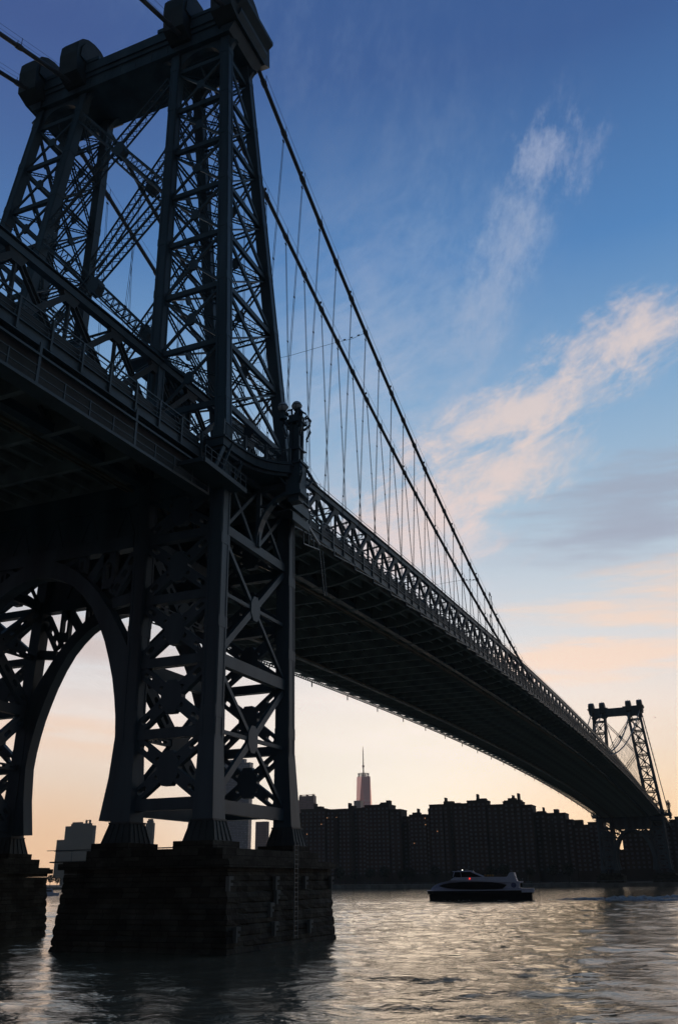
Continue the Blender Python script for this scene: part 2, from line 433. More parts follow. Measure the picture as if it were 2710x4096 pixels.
        for e in (-1, 1):
            n = (1,0,0)
            m.perf((x, e*7.9, 26.4), (x, e*9.95, 29.7), 1.1, n, .5, 1.4, 1.0, .45)
            m.perf((x, e*7.3, 27.0), (x, e*7.3, 30.2), 1.2, n, .5, 2.9, 1.6, .5)
            m.beam((x, e*8.0, 25.6), (x, e*10.2, 25.9), .9, .5, n)
            m.beam((x, e*5.4, 28.0), (x, e*7.0, 30.2), .8, .5, n)
            m.perf((x, e*4.4, 28.8), (x, e*4.4, 30.2), .8, n, .48, 1.4, .8, .4)
            m.beam((x, e*2.2, 29.3), (x, e*3.9, 30.2), .4, .5, n)
        for k in range(-5, 6):
            m.beam((x, k*1.9, 31.4), (x, k*1.9+ (.95 if k % 2 else -.95), 34.2), .3, .4, (1,0,0))
        m.build('spandrel_girder', STEEL, tw)
    if rest.v:
        o = rest.build('bracing', STEEL, tw); tag(o, kind='stuff')
    # stone piers under each shaft
    for sy in (-1, 1):
        y0, y1 = (8.5, 21.5) if sy < 0 else (7.3, 21.5)
        m = MB(); rnd = random.Random(3)
        def ringpts(off, z):
            xs = np.linspace(-9.2-off, 7.3+off, 25); ys = np.linspace(y0-off, y1+off, 19); P = []
            for x in xs[:-1]: P.append((x, ys[0]))
            for y in ys[:-1]: P.append((xs[-1], y))
            for x in xs[::-1][:-1]: P.append((x, ys[-1]))
            for y in ys[::-1][:-1]: P.append((xs[0], y))
            return P
        rings = []
        nz = 9
        for c in range(nz):
            z0 = -1.0 + c*(5.9/nz); dz = 5.9/nz
            for f, bl in ((0, 0), (.12, .06), (.5, .1), (.88, .06)):
                z = z0+dz*f; off = .33*(1-(z/5)) + bl
                P = ringpts(off, z); 
                if f == 0: blk = [rnd.uniform(-.13,.13) for _ in P]; sh = rnd.randint(0, 1)
                rings.append([(p[0]*(1+.012*blk[((j+sh)//2*2) % len(P)]*(f > 0)*6/4)+rnd.uniform(-.035,.035), sy*(p[1]+blk[((j+sh)//2*2) % len(P)]*.5*(f > 0)+rnd.uniform(-.035,.035)), z) for j, p in enumerate(P)])
        k = len(rings[0]); vs = [v for r in rings for v in r]
        m.add(vs, [(i*k+j, i*k+(j+1) % k, (i+1)*k+(j+1) % k, (i+1)*k+j) for i in range(len(rings)-1) for j in range(k)] + [tuple((len(rings)-1)*k+j for j in range(k))])
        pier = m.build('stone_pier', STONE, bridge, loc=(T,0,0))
        c = MB()
        def slab(mb, e, za, zb):
            mb.box((-9.2-e, min(sy*(y0-e), sy*(y1+e)), za), (7.3+e, max(sy*(y0-e), sy*(y1+e)), zb))
        slab(c, .10, 4.85, 5.1); slab(c, .42, 5.102, 5.5); slab(c, .2, 5.502, 5.62); c.box((-8.3, min(sy*(y0+.9), sy*(y1-.9)), 5.622), (7.25, max(sy*(y0+.9), sy*(y1-.9)), 6.35))
        c.build('cornice', STONE, pier)
        for outer in (True, False):
            for sx in (-1, 1):
                c = MB(); q_ = leg(ZF, outer, sx, sy); c.box((q_.x-1.75+sx*.1, q_.y-1.6, 6.352), (q_.x+1.75-(.3 if sx > 0 else -.1), q_.y+1.6, 6.86)); c.build('bearing_block', STONE, pier)
        if near and sy < 0:
            for bx, bz in ((-9.3,4.1),(-2.67,4.1),(2.24,4.1),(7.12,4.1),(-2.6,3.2),(-3.6,2.4),(-3.1,1.2),(-8.5,1.1),(2.67,1.1)):
                b = MB(); y = -21.5-.33*(1-bz/5)-.2
                b.box((bx-.28,y-.16,bz-.45), (bx-.08,y+.1,bz+.45)); b.box((bx-.08,y-.16,bz+.22), (bx+.3,y+.1,bz+.45)); b.box((bx-.08,y-.16,bz-.12), (bx+.22,y+.1,bz+.05))
                b.build('fender_bracket', BULK, pier)
            b = MB()
            for e in (-.28, .28): b.beam((.05+e,-22.05,.4), (.05+e,-22.05,6.9), .06, .06, (0,1,0))
            for j in range(20): b.beam((-.23,-22.05,.6+j*.32), (.33,-22.05,.6+j*.32), .05, .05, (0,1,0))
            b.build('ladder', RAIL, pier)
            b = MB(); b.tube([(8.95,-21.3,1.6+.55*math.cos(t)) if False else (7.75, -21.2+.3*math.sin(t), 1.5+.35*math.cos(t)) for t in [2*PI*j/12 for j in range(13)]], .05, 6)
            b.build('mooring_ring', ROPE, pier)
    return tw

bridge = empty('suspension_bridge')
tag(bridge, 'dark steel suspension bridge crossing the river overhead from the near tower to the far tower', 'bridge')
tn = make_tower(bridge, 0, True)
tf = make_tower(bridge, S, False)
m = MB(); m.beam((8.2,-8.3,6.1), (8.2,7.4,6.1), 1.0, .12); m.beam((8.2,-8.3,7.1), (8.2,7.4,7.1), .06, .06); m.beam((7.2,-8.3,7.1), (7.2,7.4,7.1), .06, .06)
for k in range(9): m.beam((8.2,-8+k*1.9,6.1), (8.2,-8+k*1.9,7.1), .05, .05)
m.build('footbridge', RAIL, bridge)

# ------------------------------------------------------------------ cables
CP = {('o',-1): (98,46,-14.1,-10.6), ('i',-1): (97,47,-8.0,-9.0), ('o',1): (98,46,14.1,10.6), ('i',1): (97,47,8.0,9.0)}
def cabpt(key, x):
    zt, zc, ya, yb = CP[key]
    k = (1-x/244.)**2 if 0 <= x <= S else 1
    if x < 0: return Vector((x, ya, zt+.4+.42*x))
    if x > S: return Vector((x, ya, zt+.4+.42*(S-x)))
    return Vector((x, yb-(yb-ya)*k, zc+(zt-zc)*k))
NODE = 6.0; xk = [-.2+NODE*k for k in range(2, 80)]
ind = {'cable_band': 0, 'suspender': 0}; restS = MB(); restB = MB()
susp_jobs = []
for key in (('o',-1), ('i',-1), ('i',1), ('o',1)):
    m = MB(); xs = [0, 3] + list(np.arange(6, 483, 6)) + [485, S]
    m.tube([cabpt(key, x) for x in xs], .27, 10)
    m.tube([cabpt(key, -x) + (Vector((0,0,-.4)) if x == 0 else Vector()) for x in (0, 2, 30, 60, 110)], .27, 10)
    m.tube([cabpt(key, S+x) for x in (1, 2, 60, 130)], .27, 10)
    cab = m.build('main_cable', CABLE, bridge, smooth=True)
    h = MB()
    allx = [-.2+NODE*k for k in range(-12, 94)]
    for e in (-.32, .32):
        line = []
        for x in allx:
            p = cabpt(key, x); line.append(p+Vector((0, e, 1.15)))
        h.tube([l for l in line if 4 < l.x < S-4], .022, 4, False); h.tube([l for l in line if l.x < -4], .022, 4, False); h.tube([l for l in line if l.x > S+4], .022, 4, False)
        for i, x in enumerate(allx):
            if i % 1 == 0 and abs(x) > 5 and abs(x-S) > 5:
                p = cabpt(key, x); h.beam(p+Vector((0, e, .1)), p+Vector((0, e, 1.2)), .05, .05)
    h.build('hand_rope', ROPE, cab)
    if key[1] < 0:
        for i, x in enumerate(allx):
            if i % 3 == 0 and 8 < x < 240:
                p = cabpt(key, x)+Vector((0, .1, 1.25)); b = MB(); b.lathe([(.0,-.1),(.11,-.1),(.16,.05),(.14,.22),(0,.3)], p, 8); b.build('cable_light', ROPE, cab)
    for x in [X for X in allx if abs(X) > 5 and abs(X-S) > 5]:
        p = cabpt(key, x); d = (cabpt(key, x+.5)-cabpt(key, x-.5)).normalized(); b = MB()
        b.tube([p-d*.5, p-d*.42, p+d*.42, p+d*.5], [.28,.34,.34,.28], 10); b.tube([p-d*.12, p+d*.12], .37, 10)
        if key[1] < 0 and -30 < x < 160: b.build('cable_band', CABLE, cab)
        else: restB.add(b.v, b.f)
    for x in xk:
        p = cabpt(key, x); zt = 49+camber(x)
        if p.z < 40+camber(x): continue
        top = p - Vector((0,0,.4)); yb = key[1]*(10.2+(.45 if key[0] == 'o' else -.45)); bot = Vector((x, yb, 36.9+camber(x)))
        if top.z - bot.z < .5: continue
        b = MB()
        for e in (-.2, .2):
            b.tube([top+Vector((e*.6,0,0)), bot+Vector((e,0,0))], .034, 4, False)
        d = (bot-top).normalized(); k = 1.0
        b.beam(top+d*.9-Vector((.22,0,0)), top+d*.9+Vector((.22,0,0)), .12, .16)
        L = (bot-top).length
        for f in ((.35, .7) if L > 25 else (.5,)):
            q_ = top+d*(L*f); b.beam(q_-Vector((.2,0,0)), q_+Vector((.2,0,0)), .08, .14)
        if key[1] < 0 and x < 300 and ind['suspender'] < 98:
            b.build('suspender', ROPE, cab); ind['suspender'] += 1
        else: restS.add(b.v, b.f)
tag(restS.build('distant_suspenders', ROPE, bridge), kind='stuff')
tag(restB.build('distant_cable_bands', CABLE, bridge), kind='stuff')
for xx in (41.8, 107.8):
    m = MB(); P = [cabpt(k_, xx) for k_ in (('o',-1),('i',-1),('i',1),('o',1))]
    for a, b in zip(P[:-1], P[1:]):
        mid = (a+b)/2 - Vector((0,0,.3)); m.tube([a, mid, b], .03, 5, False)
    for k in range(1, 4): q_ = P[0].lerp(P[1], k/4); m.tube([q_-Vector((0,.2,0)), q_+Vector((0,.2,0))], .09, 6)
    m.build('cable_tie', ROPE, bridge)
for key, xx in ((('o',-1), 119.), (('i',-1), 130.)):       # antenna frames clamped on the cables
    p = cabpt(key, xx); m = MB()
    for dx in (-.0, 1.6): m.beam(p+Vector((dx,0,-.8)), p+Vector((dx,0,2.6)), .12, .12)
    m.beam(p+Vector((-.3,0,2.6)), p+Vector((2.0,0,2.6)), .12, .12)
    for k in range(5): m.beam(p+Vector((.3*k,0,2.6)), p+Vector((.3*k,0,3.2)), .05, .05)
    m.build('antenna_frame', ROPE, bridge)

# ------------------------------------------------------------------ deck, stiffening trusses
X0, X1 = -84., 560.
def along(mb, y, z, w, h, x0=X0, x1=X1, step=12.):
    xs = list(np.arange(x0, x1+.1, step))
    for a, b in zip(xs[:-1], xs[1:]): mb.beam((a, y, z+camber(a)), (b, y, z+camber(b)), w, h)
def sheet(mb, ya, yb, z, t):
    xs = list(np.arange(X0, X1+.1, 14.))
    for a, b in zip(xs[:-1], xs[1:]):
        ca, cb = camber(a), camber(b)
        mb.add([(a,ya,z+ca),(b,ya,z+cb),(b,yb,z+cb),(a,yb,z+ca),(a,ya,z+t+ca),(b,ya,z+t+cb),(b,yb,z+t+cb),(a,yb,z+t+ca)],
               [(0,3,2,1),(4,5,6,7),(0,1,5,4),(1,2,6,5),(2,3,7,6),(3,0,4,7)])
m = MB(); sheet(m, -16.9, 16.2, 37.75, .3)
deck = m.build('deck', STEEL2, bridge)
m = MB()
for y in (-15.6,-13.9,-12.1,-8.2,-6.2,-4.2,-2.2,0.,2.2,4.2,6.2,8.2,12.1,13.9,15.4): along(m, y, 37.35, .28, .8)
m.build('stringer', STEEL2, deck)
m = MB(); along(m, -9.2, 35.85, .16, .22); along(m, -8.7, 35.85, .1, .14); m.build('maintenance_rail', GIRDERP, deck)
m = MB(); along(m, 9.2, 35.95, .2, .22); m.build('maintenance_rail', GIRDERP, deck)
# floor beams: haunched towards the edges
kk = list(range(-13, 93)); nb = 0; rest = MB(); fb = None
def floor_beam():
    m = MB()
    prof = [(-16.9,37.7),(-16.9,37.1),(-14.2,36.35),(-12.4,36.05),(-10.2,36.0),(10.2,36.0),(12.4,36.05),(14.2,36.35),(16.2,37.1),(16.2,37.7)]
    m.prism(prof, 'x', -.16, .16)
    bot = prof[1:9]
    for a, b in zip(bot[:-1], bot[1:]): m.beam((0,a[0],a[1]-.04), (0,b[0],b[1]-.04), .42, .07)
    return m
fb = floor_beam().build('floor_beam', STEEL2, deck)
lst = [k for k in kk if not (abs(k*NODE-.2) < 5 or abs(k*NODE-.2-S) < 5)]
near_l = [k for k in lst if k < 86][:99]
first = True
for k in near_l:
    x = -.2+NODE*k; o = fb if first else dup(fb, deck); first = False; o.location = (x, 0, camber(x))
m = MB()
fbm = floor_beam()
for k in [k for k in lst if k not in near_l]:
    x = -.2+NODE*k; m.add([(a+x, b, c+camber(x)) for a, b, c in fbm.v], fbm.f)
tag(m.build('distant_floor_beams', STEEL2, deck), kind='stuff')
# trusses
def web(x, y, s=1, far=False):
    """members meeting at the top node x: thick diagonal falling east, laced diagonal falling west, post"""
    m = MB(); zt = 49.0+camber(x)-.35
    n = (0,1,0)
    m.beam((x,y,zt), (x-2*NODE,y,36.6+camber(x-2*NODE)), .5, .42, n)
    m.laced((x,y+.05,zt), (x+2*NODE,y+.05,36.6+camber(x+2*NODE)), .5, n, .12, .3, zig=.7, bar=.09)
    m.beam((x,y,zt-.1), (x,y,36.6+camber(x)), .2, .3, n)
    m.add([(x-1.1,y-.2,zt+.1),(x+1.1,y-.2,zt+.1),(x+.5,y-.2,zt-1.0),(x-.5,y-.2,zt-1.0),(x-1.1,y+.2,zt+.1),(x+1.1,y+.2,zt+.1),(x+.5,y+.2,zt-1.0),(x-.5,y+.2,zt-1.0)],
          [(0,1,2,3),(7,6,5,4),(0,4,5,1),(1,5,6,2),(2,6,7,3),(3,7,4,0)])
    return m
for sy in (-1, 1):
    y = sy*10.2; m = MB()
    for a, b in zip(xs := list(np.arange(-84, 560, 6.)), xs[1:]):
        if abs((a+b)/2) < 4.5 or abs((a+b)/2-S) < 4.5: pass
        m.beam((a,y,48.95+camber(a)), (b,y,48.95+camber(b)), .62, .62)
        m.beam((a,y,49.42+camber(a)), (b,y,49.42+camber(b)), .95, .1)
    tr = m.build('stiffening_truss', STEEL, bridge); m = MB()
    for a, b in zip(xs, xs[1:]): m.beam((a,y,36.35+camber(a)), (b,y,36.35+camber(b)), .8, .75)
    m.build('bottom_chord', STEEL, tr)
    m = MB(); along(m, y-.3, 50.0, .05, .05, step=6); m.build('top_rail', ROPE, tr)
    r = MB(); cnt = 0
    for k in range(-13, 93):
        x = -.2+NODE*k
        if abs(x-S) < 5: continue
        w = web(x, y)
        if sy < 0 and -6 < k < 42: w.build('web_panel', STEELD, tr); cnt += 1
        else: r.add(w.v, w.f)
    tag(r.build('distant_web_panels', STEELD, tr), kind='stuff')
# transverse sway frames between trusses at the top, laced
m = MB()
for k in range(-13, 93, 1):
    x = -.2+NODE*k
    if abs(x) < 5 or abs(x-S) < 5: continue
    z = 48.9+camber(x)
    if k % 2 == 0: m.laced((x,-9.8,z-.3), (x,9.8,z-.3), .8, (1,0,0), .14, .2, zig=1.1, bar=.09)
    else: m.laced((x,-9.8,z), (x+NODE,9.8,48.9+camber(x+NODE)), .35, (0,0,1), .09, .12, zig=.9, bar=.06)
    for e in (-1, 1): m.beam((x,e*9.9,z-4.6), (x,e*6.6,z-.6), .25, .25, (1,0,0))
tag(m.build('sway_bracing', STEEL, deck), kind='stuff')
# north edge: fascia girder, railings, drop pipe
m = MB()
xs = list(np.arange(X0, X1, 6.))
for a, b in zip(xs[:-1], xs[1:]):
    ca, cb = camber(a), camber(b)
    m.beam((a,-17.35,36.75+ca), (b,-17.35,36.75+cb), .14, .8)
    m.beam((a,-17.42,37.18+ca), (b,-17.42,37.18+cb), .3, .08); m.beam((a,-17.42,36.33+ca), (b,-17.42,36.33+cb), .3, .08)
m.build('fascia_girder', STEEL, deck)
m = MB(); x = X0
while x < X1:
    c = camber(x); m.beam((x,-17.5,36.4+c), (x,-17.5,38.75+c), .16, .18, (0,1,0)); x += 3.
for z, w in ((38.75,.1),(38.35,.05),(37.95,.05),(37.55,.05)):
    along(m, -17.5, z, w, w, step=6)
m.build('parapet_rail', RAIL, deck)
m = MB(); x = X0
while x < X1:      # mesh panels behind the parapet
    c = camber(x+1.5); m.box((x+.12,-17.3,37.3+c), (x+2.88,-17.26,38.2+c)); x += 3.
m.build('parapet_panel', STEELD, deck)
m = MB(); x = 6-.2
while x < S-8:
    c = camber(x); c2 = camber(x+NODE)
    m.beam((x,-17.7,35.62+c), (x,-17.7,36.35+c), .12, .12, (0,1,0)); m.beam((x,-17.7,35.68+c), (x+NODE,-17.7,36.1+c2), .09, .12)
    x += NODE
m.build('drip_pipe', RAIL, deck)
# south edge: open maintenance strip on triangular brackets
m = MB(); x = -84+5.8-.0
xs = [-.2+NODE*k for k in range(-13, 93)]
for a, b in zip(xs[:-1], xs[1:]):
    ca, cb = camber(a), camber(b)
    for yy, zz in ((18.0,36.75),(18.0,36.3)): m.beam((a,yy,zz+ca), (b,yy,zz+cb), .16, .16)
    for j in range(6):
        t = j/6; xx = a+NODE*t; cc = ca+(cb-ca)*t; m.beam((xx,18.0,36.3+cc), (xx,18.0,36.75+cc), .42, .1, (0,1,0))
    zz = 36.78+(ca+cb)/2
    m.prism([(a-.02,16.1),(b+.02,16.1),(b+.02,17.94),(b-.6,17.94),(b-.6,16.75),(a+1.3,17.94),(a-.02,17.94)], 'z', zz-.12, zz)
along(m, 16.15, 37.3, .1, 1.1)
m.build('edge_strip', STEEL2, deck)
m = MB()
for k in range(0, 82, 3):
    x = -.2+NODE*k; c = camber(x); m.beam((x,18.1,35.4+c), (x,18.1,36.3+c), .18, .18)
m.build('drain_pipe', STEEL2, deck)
# hung maintenance walkway on the near (east) side
m = MB()
zb = lambda x: 33.45+.045*x
def al2(y, z, w, h, x0=-84., x1=-8.): m.beam((x0,y,z+.045*x0), (x1,y,z+.045*x1), w, h)
al2(-17.6, 33.4, .5, .22); al2(-17.0, 33.5, 1.2, .06)
for z in (34.05, 34.7): al2(-17.75, z, .06, .06)
al2(-17.75, 35.5, .16, .16)
x = -8.
while x > -84:
    m.beam((x,-17.75,33.4+.045*x), (x,-17.75,(36.4 if int(round((-8-x)/2.5)) % 4 == 0 else 34.75)+.045*x), .09 if int(round((-8-x)/2.5)) % 4 else .22, .1, (0,1,0)); x -= 2.5
m.build('hung_walkway', RAIL, deck)
# near-side approach superstructure under-deck closing girder
m = MB(); 
for y in (-16.4, 16.4): m.beam((-84,y,35.6-.045*84), (-8,y,35.6), .3, 3.2)
m.build('side_girder', STEELD, deck)

# balconies bulging round the north legs, with railings
def balcony(T, sy):
    m = MB(); z = 38.1
    H = [(-8.2,19.1),(-6.6,19.15),(-4.9,19.3),(-3.6,19.6),(-2.6,20.1),(-1.8,20.8),(-1.15,21.7)]
    P = H + [(-a, b) for a, b in H[::-1]]
    m.prism([(T+a, sy*b) for a, b in P]+[(T+8.2, sy*17.4), (T-8.2, sy*17.4)], 'z', z-.85, z-.13)
    m.prism([(T+a*1.01, sy*(b+.16)) for a, b in P]+[(T+8.3, sy*17.3), (T-8.3, sy*17.3)], 'z', z-.128, z+.02)
    m.prism([(T+a*.98, sy*(b-.3)) for a, b in P]+[(T+8.0, sy*17.5), (T-8.0, sy*17.5)], 'z', z-1.15, z-.852)
    bal = m.build('balcony', STEEL, bridge)
    r = MB(); pts = [Vector((T+a, sy*(b-.05), z)) for a, b in P]
    for i, (a, b) in enumerate(zip(pts[:-1], pts[1:])):
        if i == 6: continue
        for h, w in ((1.35,.1),(1.15,.05),(.15,.06)): r.beam(a+Vector((0,0,h)), b+Vector((0,0,h)), w, w)
        n = max(2, int((b-a).length/.17))
        for j in range(n):
            q_ = a.lerp(b, j/n); r.beam(q_, q_+Vector((0,0,1.3)), .035, .035)
    r.beam(pts[6]+Vector((0,0,.1)), pts[7]+Vector((0,0,.1)), .2, .2)
    for i in (0, 2, 4, 6, 7, 9, 11, 13): r.beam(pts[i], pts[i]+Vector((0,0,1.5)), .2, .2)
    r.build('balcony_rail', RAIL, bal)
    b = MB(); th = [PI/2*j/8 for j in range(9)]
    pth = [Vector((T, sy*(18.0+3.3*(1-math.cos(a))), 31.2+4.6*math.sin(a))) for a in th]
    for a, c in zip(pth[:-1], pth[1:]): b.beam(a, c, .75, .25)
    b.beam((T, sy*17.9, 36.6), (T, sy*21.4, 36.6), .5, .5); b.beam((T, sy*18.1, 31.2), (T, sy*18.1, 36.6), .4, .3)
    b.beam((T, sy*18.1, 35.0), (T, sy*20.0, 35.0), .2, .2)
    for e in (-1, 1):
        b.beam((T+e*5.6, sy*18.2, 33.6), (T+e*5.2, sy*19.2, 36.9), .2, .2); b.beam((T+e*5.4, sy*18.2, 36.8), (T+e*5.4, sy*19.2, 36.8), .2, .3); b.beam((T+e*5.6, sy*18.2, 33.6), (T+e*5.5, sy*18.2, 36.9), .2, .2)
    b.beam((T-5.5, sy*18.2, 36.7), (T+5.5, sy*18.2, 36.7), .35, .4)
    b.build('balcony_bracket', STEEL, bal)
    return bal
b1 = balcony(0, -1); b2 = balcony(S, -1); b3 = balcony(S, 1)
m = MB()   # lower service landing wrapping the near leg
m.box((-11.8,-19.75,33.9), (-5.2,-19.55,34.3)); m.box((-11.8,-19.5,34.1), (-5.4,-17.3,34.2)); m.box((-12.0,-19.6,33.9), (-11.85,-17.3,34.25))
for j in range(8): m.beam((-11.7+j*.92,-19.65,34.3), (-11.7+j*.92,-19.65,35.4), .05, .05)
for z in (34.9, 35.4): m.beam((-11.7,-19.65,z), (-5.2,-19.65,z), .05, .05)
m.beam((-9.6,-19.2,34.2), (-7.4,-18.9,38.0), .35, .12, (0,1,0)); m.beam((-9.0,-19.4,34.2), (-6.8,-19.1,38.0), .08, .25, (0,1,0))
m.build('service_landing', RAIL, bridge)
m = MB()
m.box((3.6,-19.7,36.2), (7.2,-19.45,36.95)); m.box((3.9,-19.55,35.1), (7.6,-19.3,35.95)); m.box((3.6,-19.4,35.96), (7.4,-17.4,36.1))
m.beam((7.0,-19.4,36.0), (13.5,-17.9,36.2), .2, .3); m.beam((7.0,-19.2,33.8), (13.5,-17.9,35.6), .1, .1)
for j in range(4): m.beam((7+j*2,-19.2+j*.4,33.8+j*.5), (7+j*2,-19.2+j*.4,36.0), .08, .08)
m.beam((13.5,-17.9,35.6), (15.4,-17.6,31.2), .12, .12); m.beam((15.0,-17.6,36), (16.0,-17.6,31.4), .08, .08)
m.build('service_platform', RAIL, bridge)
# stairs shelter between shafts on the roadway
m = MB(); m.box((-4.5,-8.9,45.5), (2.0,-8.4,50.6)); m.box((-4.8,-9.0,50.6), (2.4,-5.5,50.9))
for j in range(5): m.beam((-4.2+j*1.4,-9.0,45.5), (-3.2+j*1.4,-9.0,50.5), .12, .12, (0,1,0))
m.build('control_cabin', STEEL, bridge)

# ------------------------------------------------------------------ ornate lamp standard
def lamp(x, y, z, label, sc=1.):
    root = empty('lamp_standard', (x, y, z)); root.scale = (sc, sc, sc)
    tag(root, label, 'lamp post', 'ornate lamp standards on the tower balconies')
    m = MB(); m.box((-.7,-.7,-2.3), (.7,.7,.4)); m.box((-.85,-.85,.401), (.85,.85,.62)); m.box((-.85,-.85,-2.6), (.85,.85,-2.301)); m.box((-.5,-.5,-3.1), (.5,.5,-2.601))
    m.build('plinth', STEEL, root)
    m = MB(); m.box((-.34,-.34,.65), (.34,.34,4.6))
    for a in (-1, 1):
        for b in (-1, 1): m.box((a*.36-.14,b*.36-.14,.65), (a*.36+.14,b*.36+.14,4.7))
    m.box((-.62,-.62,1.9), (.62,.62,2.05)); m.box((-.7,-.7,4.7), (.7,.7,5.0)); m.box((-.55,-.55,5.0), (.55,.55,5.5))
    m.build('column', STEEL, root)
    # scroll brackets
    for a in range(4):
        th = a*PI/2+PI/4; d = Vector((math.cos(th), math.sin(th), 0)); m = MB()
        pts = [d*(.4)+Vector((0,0,4.1)), d*.8+Vector((0,0,4.3)), d*1.25+Vector((0,0,4.8)), d*1.35+Vector((0,0,5.3)), d*1.1+Vector((0,0,5.6)), d*.85+Vector((0,0,5.4)), d*.95+Vector((0,0,5.1))]
        m.tube(pts, [.12,.13,.13,.12,.11,.1,.09], 6)
        pts = [d*1.2+Vector((0,0,4.7)), d*1.3+Vector((0,0,4.1)), d*1.1+Vector((0,0,3.6)), d*.95+Vector((0,0,3.3)), d*1.05+Vector((0,0,3.1))]
        m.tube(pts, [.1,.12,.1,.09,.12], 6)
        pts = [d*.5+Vector((0,0,6.1)), d*.85+Vector((0,0,6.0)), d*1.0+Vector((0,0,5.75)), d*.8+Vector((0,0,5.55))]
        m.tube(pts, .09, 6)
        pts = [d*.55+Vector((0,0,.6)), d*1.0+Vector((0,0,.2)), d*1.45+Vector((0,0,-.3)), d*1.5+Vector((0,0,-.9)), d*1.1+Vector((0,0,-1.4)), d*.7+Vector((0,0,-1.6))]
        m.tube(pts, [.09,.1,.1,.11,.12,.14], 6)
        pts = [d*1.1+Vector((0,0,.0)), d*1.2+Vector((0,0,-.4)), d*.95+Vector((0,0,-.7)), d*1.35+Vector((0,0,-.9))]
        m.tube(pts, .06, 6)
        m.beam(d*.45+Vector((0,0,-.2)), d*.45+Vector((0,0,4.4)), .16, .16); m.beam(d*.4+Vector((0,0,4.2)), d*.5+Vector((0,0,6.2)), .16, .16)
        m.build('scroll_bracket', STEEL, root, smooth=True)
    for px, py, h in ((0,0,6.65), (-.95,.95,6.25), (-.95,-.95,6.25) if False else (.95,.95,5.2)):
        n = MB(); n.lathe([(.3,-1.3),(.2,-1.0),(.16,-.62),(.3,-.45),(.22,-.38)], (px,py,h), 10); n.lathe([(.47,.04),(.5,.0),(.47,-.04),(.44,0),(.47,.04)], (px,py,h), 16)
        for a in range(4):
            th = a*PI/2+.3; n.tube([(px+.48*math.cos(th)*math.cos(f), py+.48*math.sin(th)*math.cos(f), h+.48*math.sin(f)) for f in [-1.2,-.8,-.4,0]], .03, 5)
        nk = n.build('globe_holder', STEEL, root)
        g = MB(); g.lathe([(.46*math.sin(PI*j/12), .46*math.cos(PI*j/12)) for j in range(13)], (px,py,h), 20)
        g.build('globe', GLOBE, nk, smooth=True)
    return root
lamp(0, -21.75, 37.9, 'ornate twin globe lamp standard on the balcony of the near bridge tower')
lamp(S, -21.75, 37.9, 'tiny dark lamp standard on the far tower balcony at the right edge', 1.)

# ------------------------------------------------------------------ ferry
FR = empty('ferry', (143.3, 13.5, -.05), math.radians(-80)); FR.scale = (.945, .95, .87)
tag(FR, 'white and black passenger ferry with long lens shaped dark window crossing the river', 'ferry')
def fm(name, mt, fn, parent=FR, smooth=False):
    m = MB(); fn(m); return m.build(name, mt, parent, smooth)
HB = 4.0
def hullf(m):
    for sy in (-1, 1):           # twin hulls tapering at the bow
        st = [(.6,.15),(2.5,.7),(6,1.15),(12,1.3),(24.4,1.3)]
        vs = []; 
        for x, w in st:
            c = sy*(HB-1.35)
            for yy, z in ((-w, 2.35), (-w*.8, -.6), (w*.8, -.6), (w, 2.35)): vs.append((x, c+yy, z))
        fs = [(i*4+j, i*4+(j+1) % 4, (i+1)*4+(j+1) % 4, (i+1)*4+j) for i in range(len(st)-1) for j in range(4)]+[(0,1,2,3), tuple(len(st)*4-1-j for j in range(4))]
        m.add(vs, fs)
    m.prism([(.0,-1.5),(0,1.5),(1.6,3.6),(5,HB),(24.6,HB),(24.6,-HB),(5,-HB),(1.6,-3.6)], 'z', 1.5, 2.34)
    m.box((.3,-HB-.06,.1), (24.5,-HB+.05,1.6)) if False else None
hull = fm('hull', HULL, hullf)
def deckf(m):
    m.prism([(-.1,-1.6),(-.1,1.6),(1.6,3.75),(5,HB+.12),(25,HB+.12),(25,-HB-.12),(5,-HB-.12),(1.6,-3.75)], 'z', 2.345, 2.52)
    m.box((22.2,-HB-.1,1.85), (25,-HB+.5,2.34)); m.box((22.2,HB-.5,1.85), (25,HB+.1,2.34))
fm('rub_rail', WHITE, deckf)
def supf(m):
    prof = [(.9,2.53),(1.0,3.0),(1.7,3.55),(3.0,4.15),(6.0,4.85),(6.4,5.15),(7.2,5.5),(13.6,5.55),(19.0,5.5),(19.25,5.7),(19.7,6.45),(20.1,6.6),(20.8,6.55),(21.0,5.6),(21.3,4.5),(22.5,4.35),(22.5,4.15),(21.9,4.1),(21.8,2.9),(22.6,2.75),(24.9,2.75),(24.9,2.53)]
    n = len(prof)
    def w(x): return min(HB-.15, 1.3+ (x*.62))
    vs = [(x, -w(x), z) for x, z in prof]+[(x, w(x), z) for x, z in prof]
    m.add(vs, [tuple(range(n)), tuple(range(2*n-1, n-1, -1))]+[(i, (i+1) % n, n+(i+1) % n, n+i)[::-1] for i in range(n)])
sup = fm('superstructure', WHITE, supf)
def lens(m, sy):
    T = [(2.9,3.5),(4.2,3.95),(6,4.25),(9,4.42),(12,4.42),(15.4,4.28),(17.6,4.0),(19.0,3.65)]; B = [(2.9,3.5),(4.2,3.1),(5.3,2.92),(7,2.75),(9.8,2.6),(13,2.55),(16,2.6),(17.9,2.72)]
    def w(x): return min(HB-.15, 1.3+x*.62)
    vs = []
    for P in (T, B):
        for x, z in P: vs.append((x, sy*(w(x)+.03), z))
    m.add(vs, [(i, i+1, 9+i, 8+i) for i in range(7)]+[(7, 15, 15)[:2]+(7,)][:0])
    # thickness
    m.add([(x, sy*(w(x)-.05), z) for x, z in T]+[(x, sy*(w(x)-.05), z) for x, z in B], [(i, i+1, 9+i, 8+i) for i in range(7)])
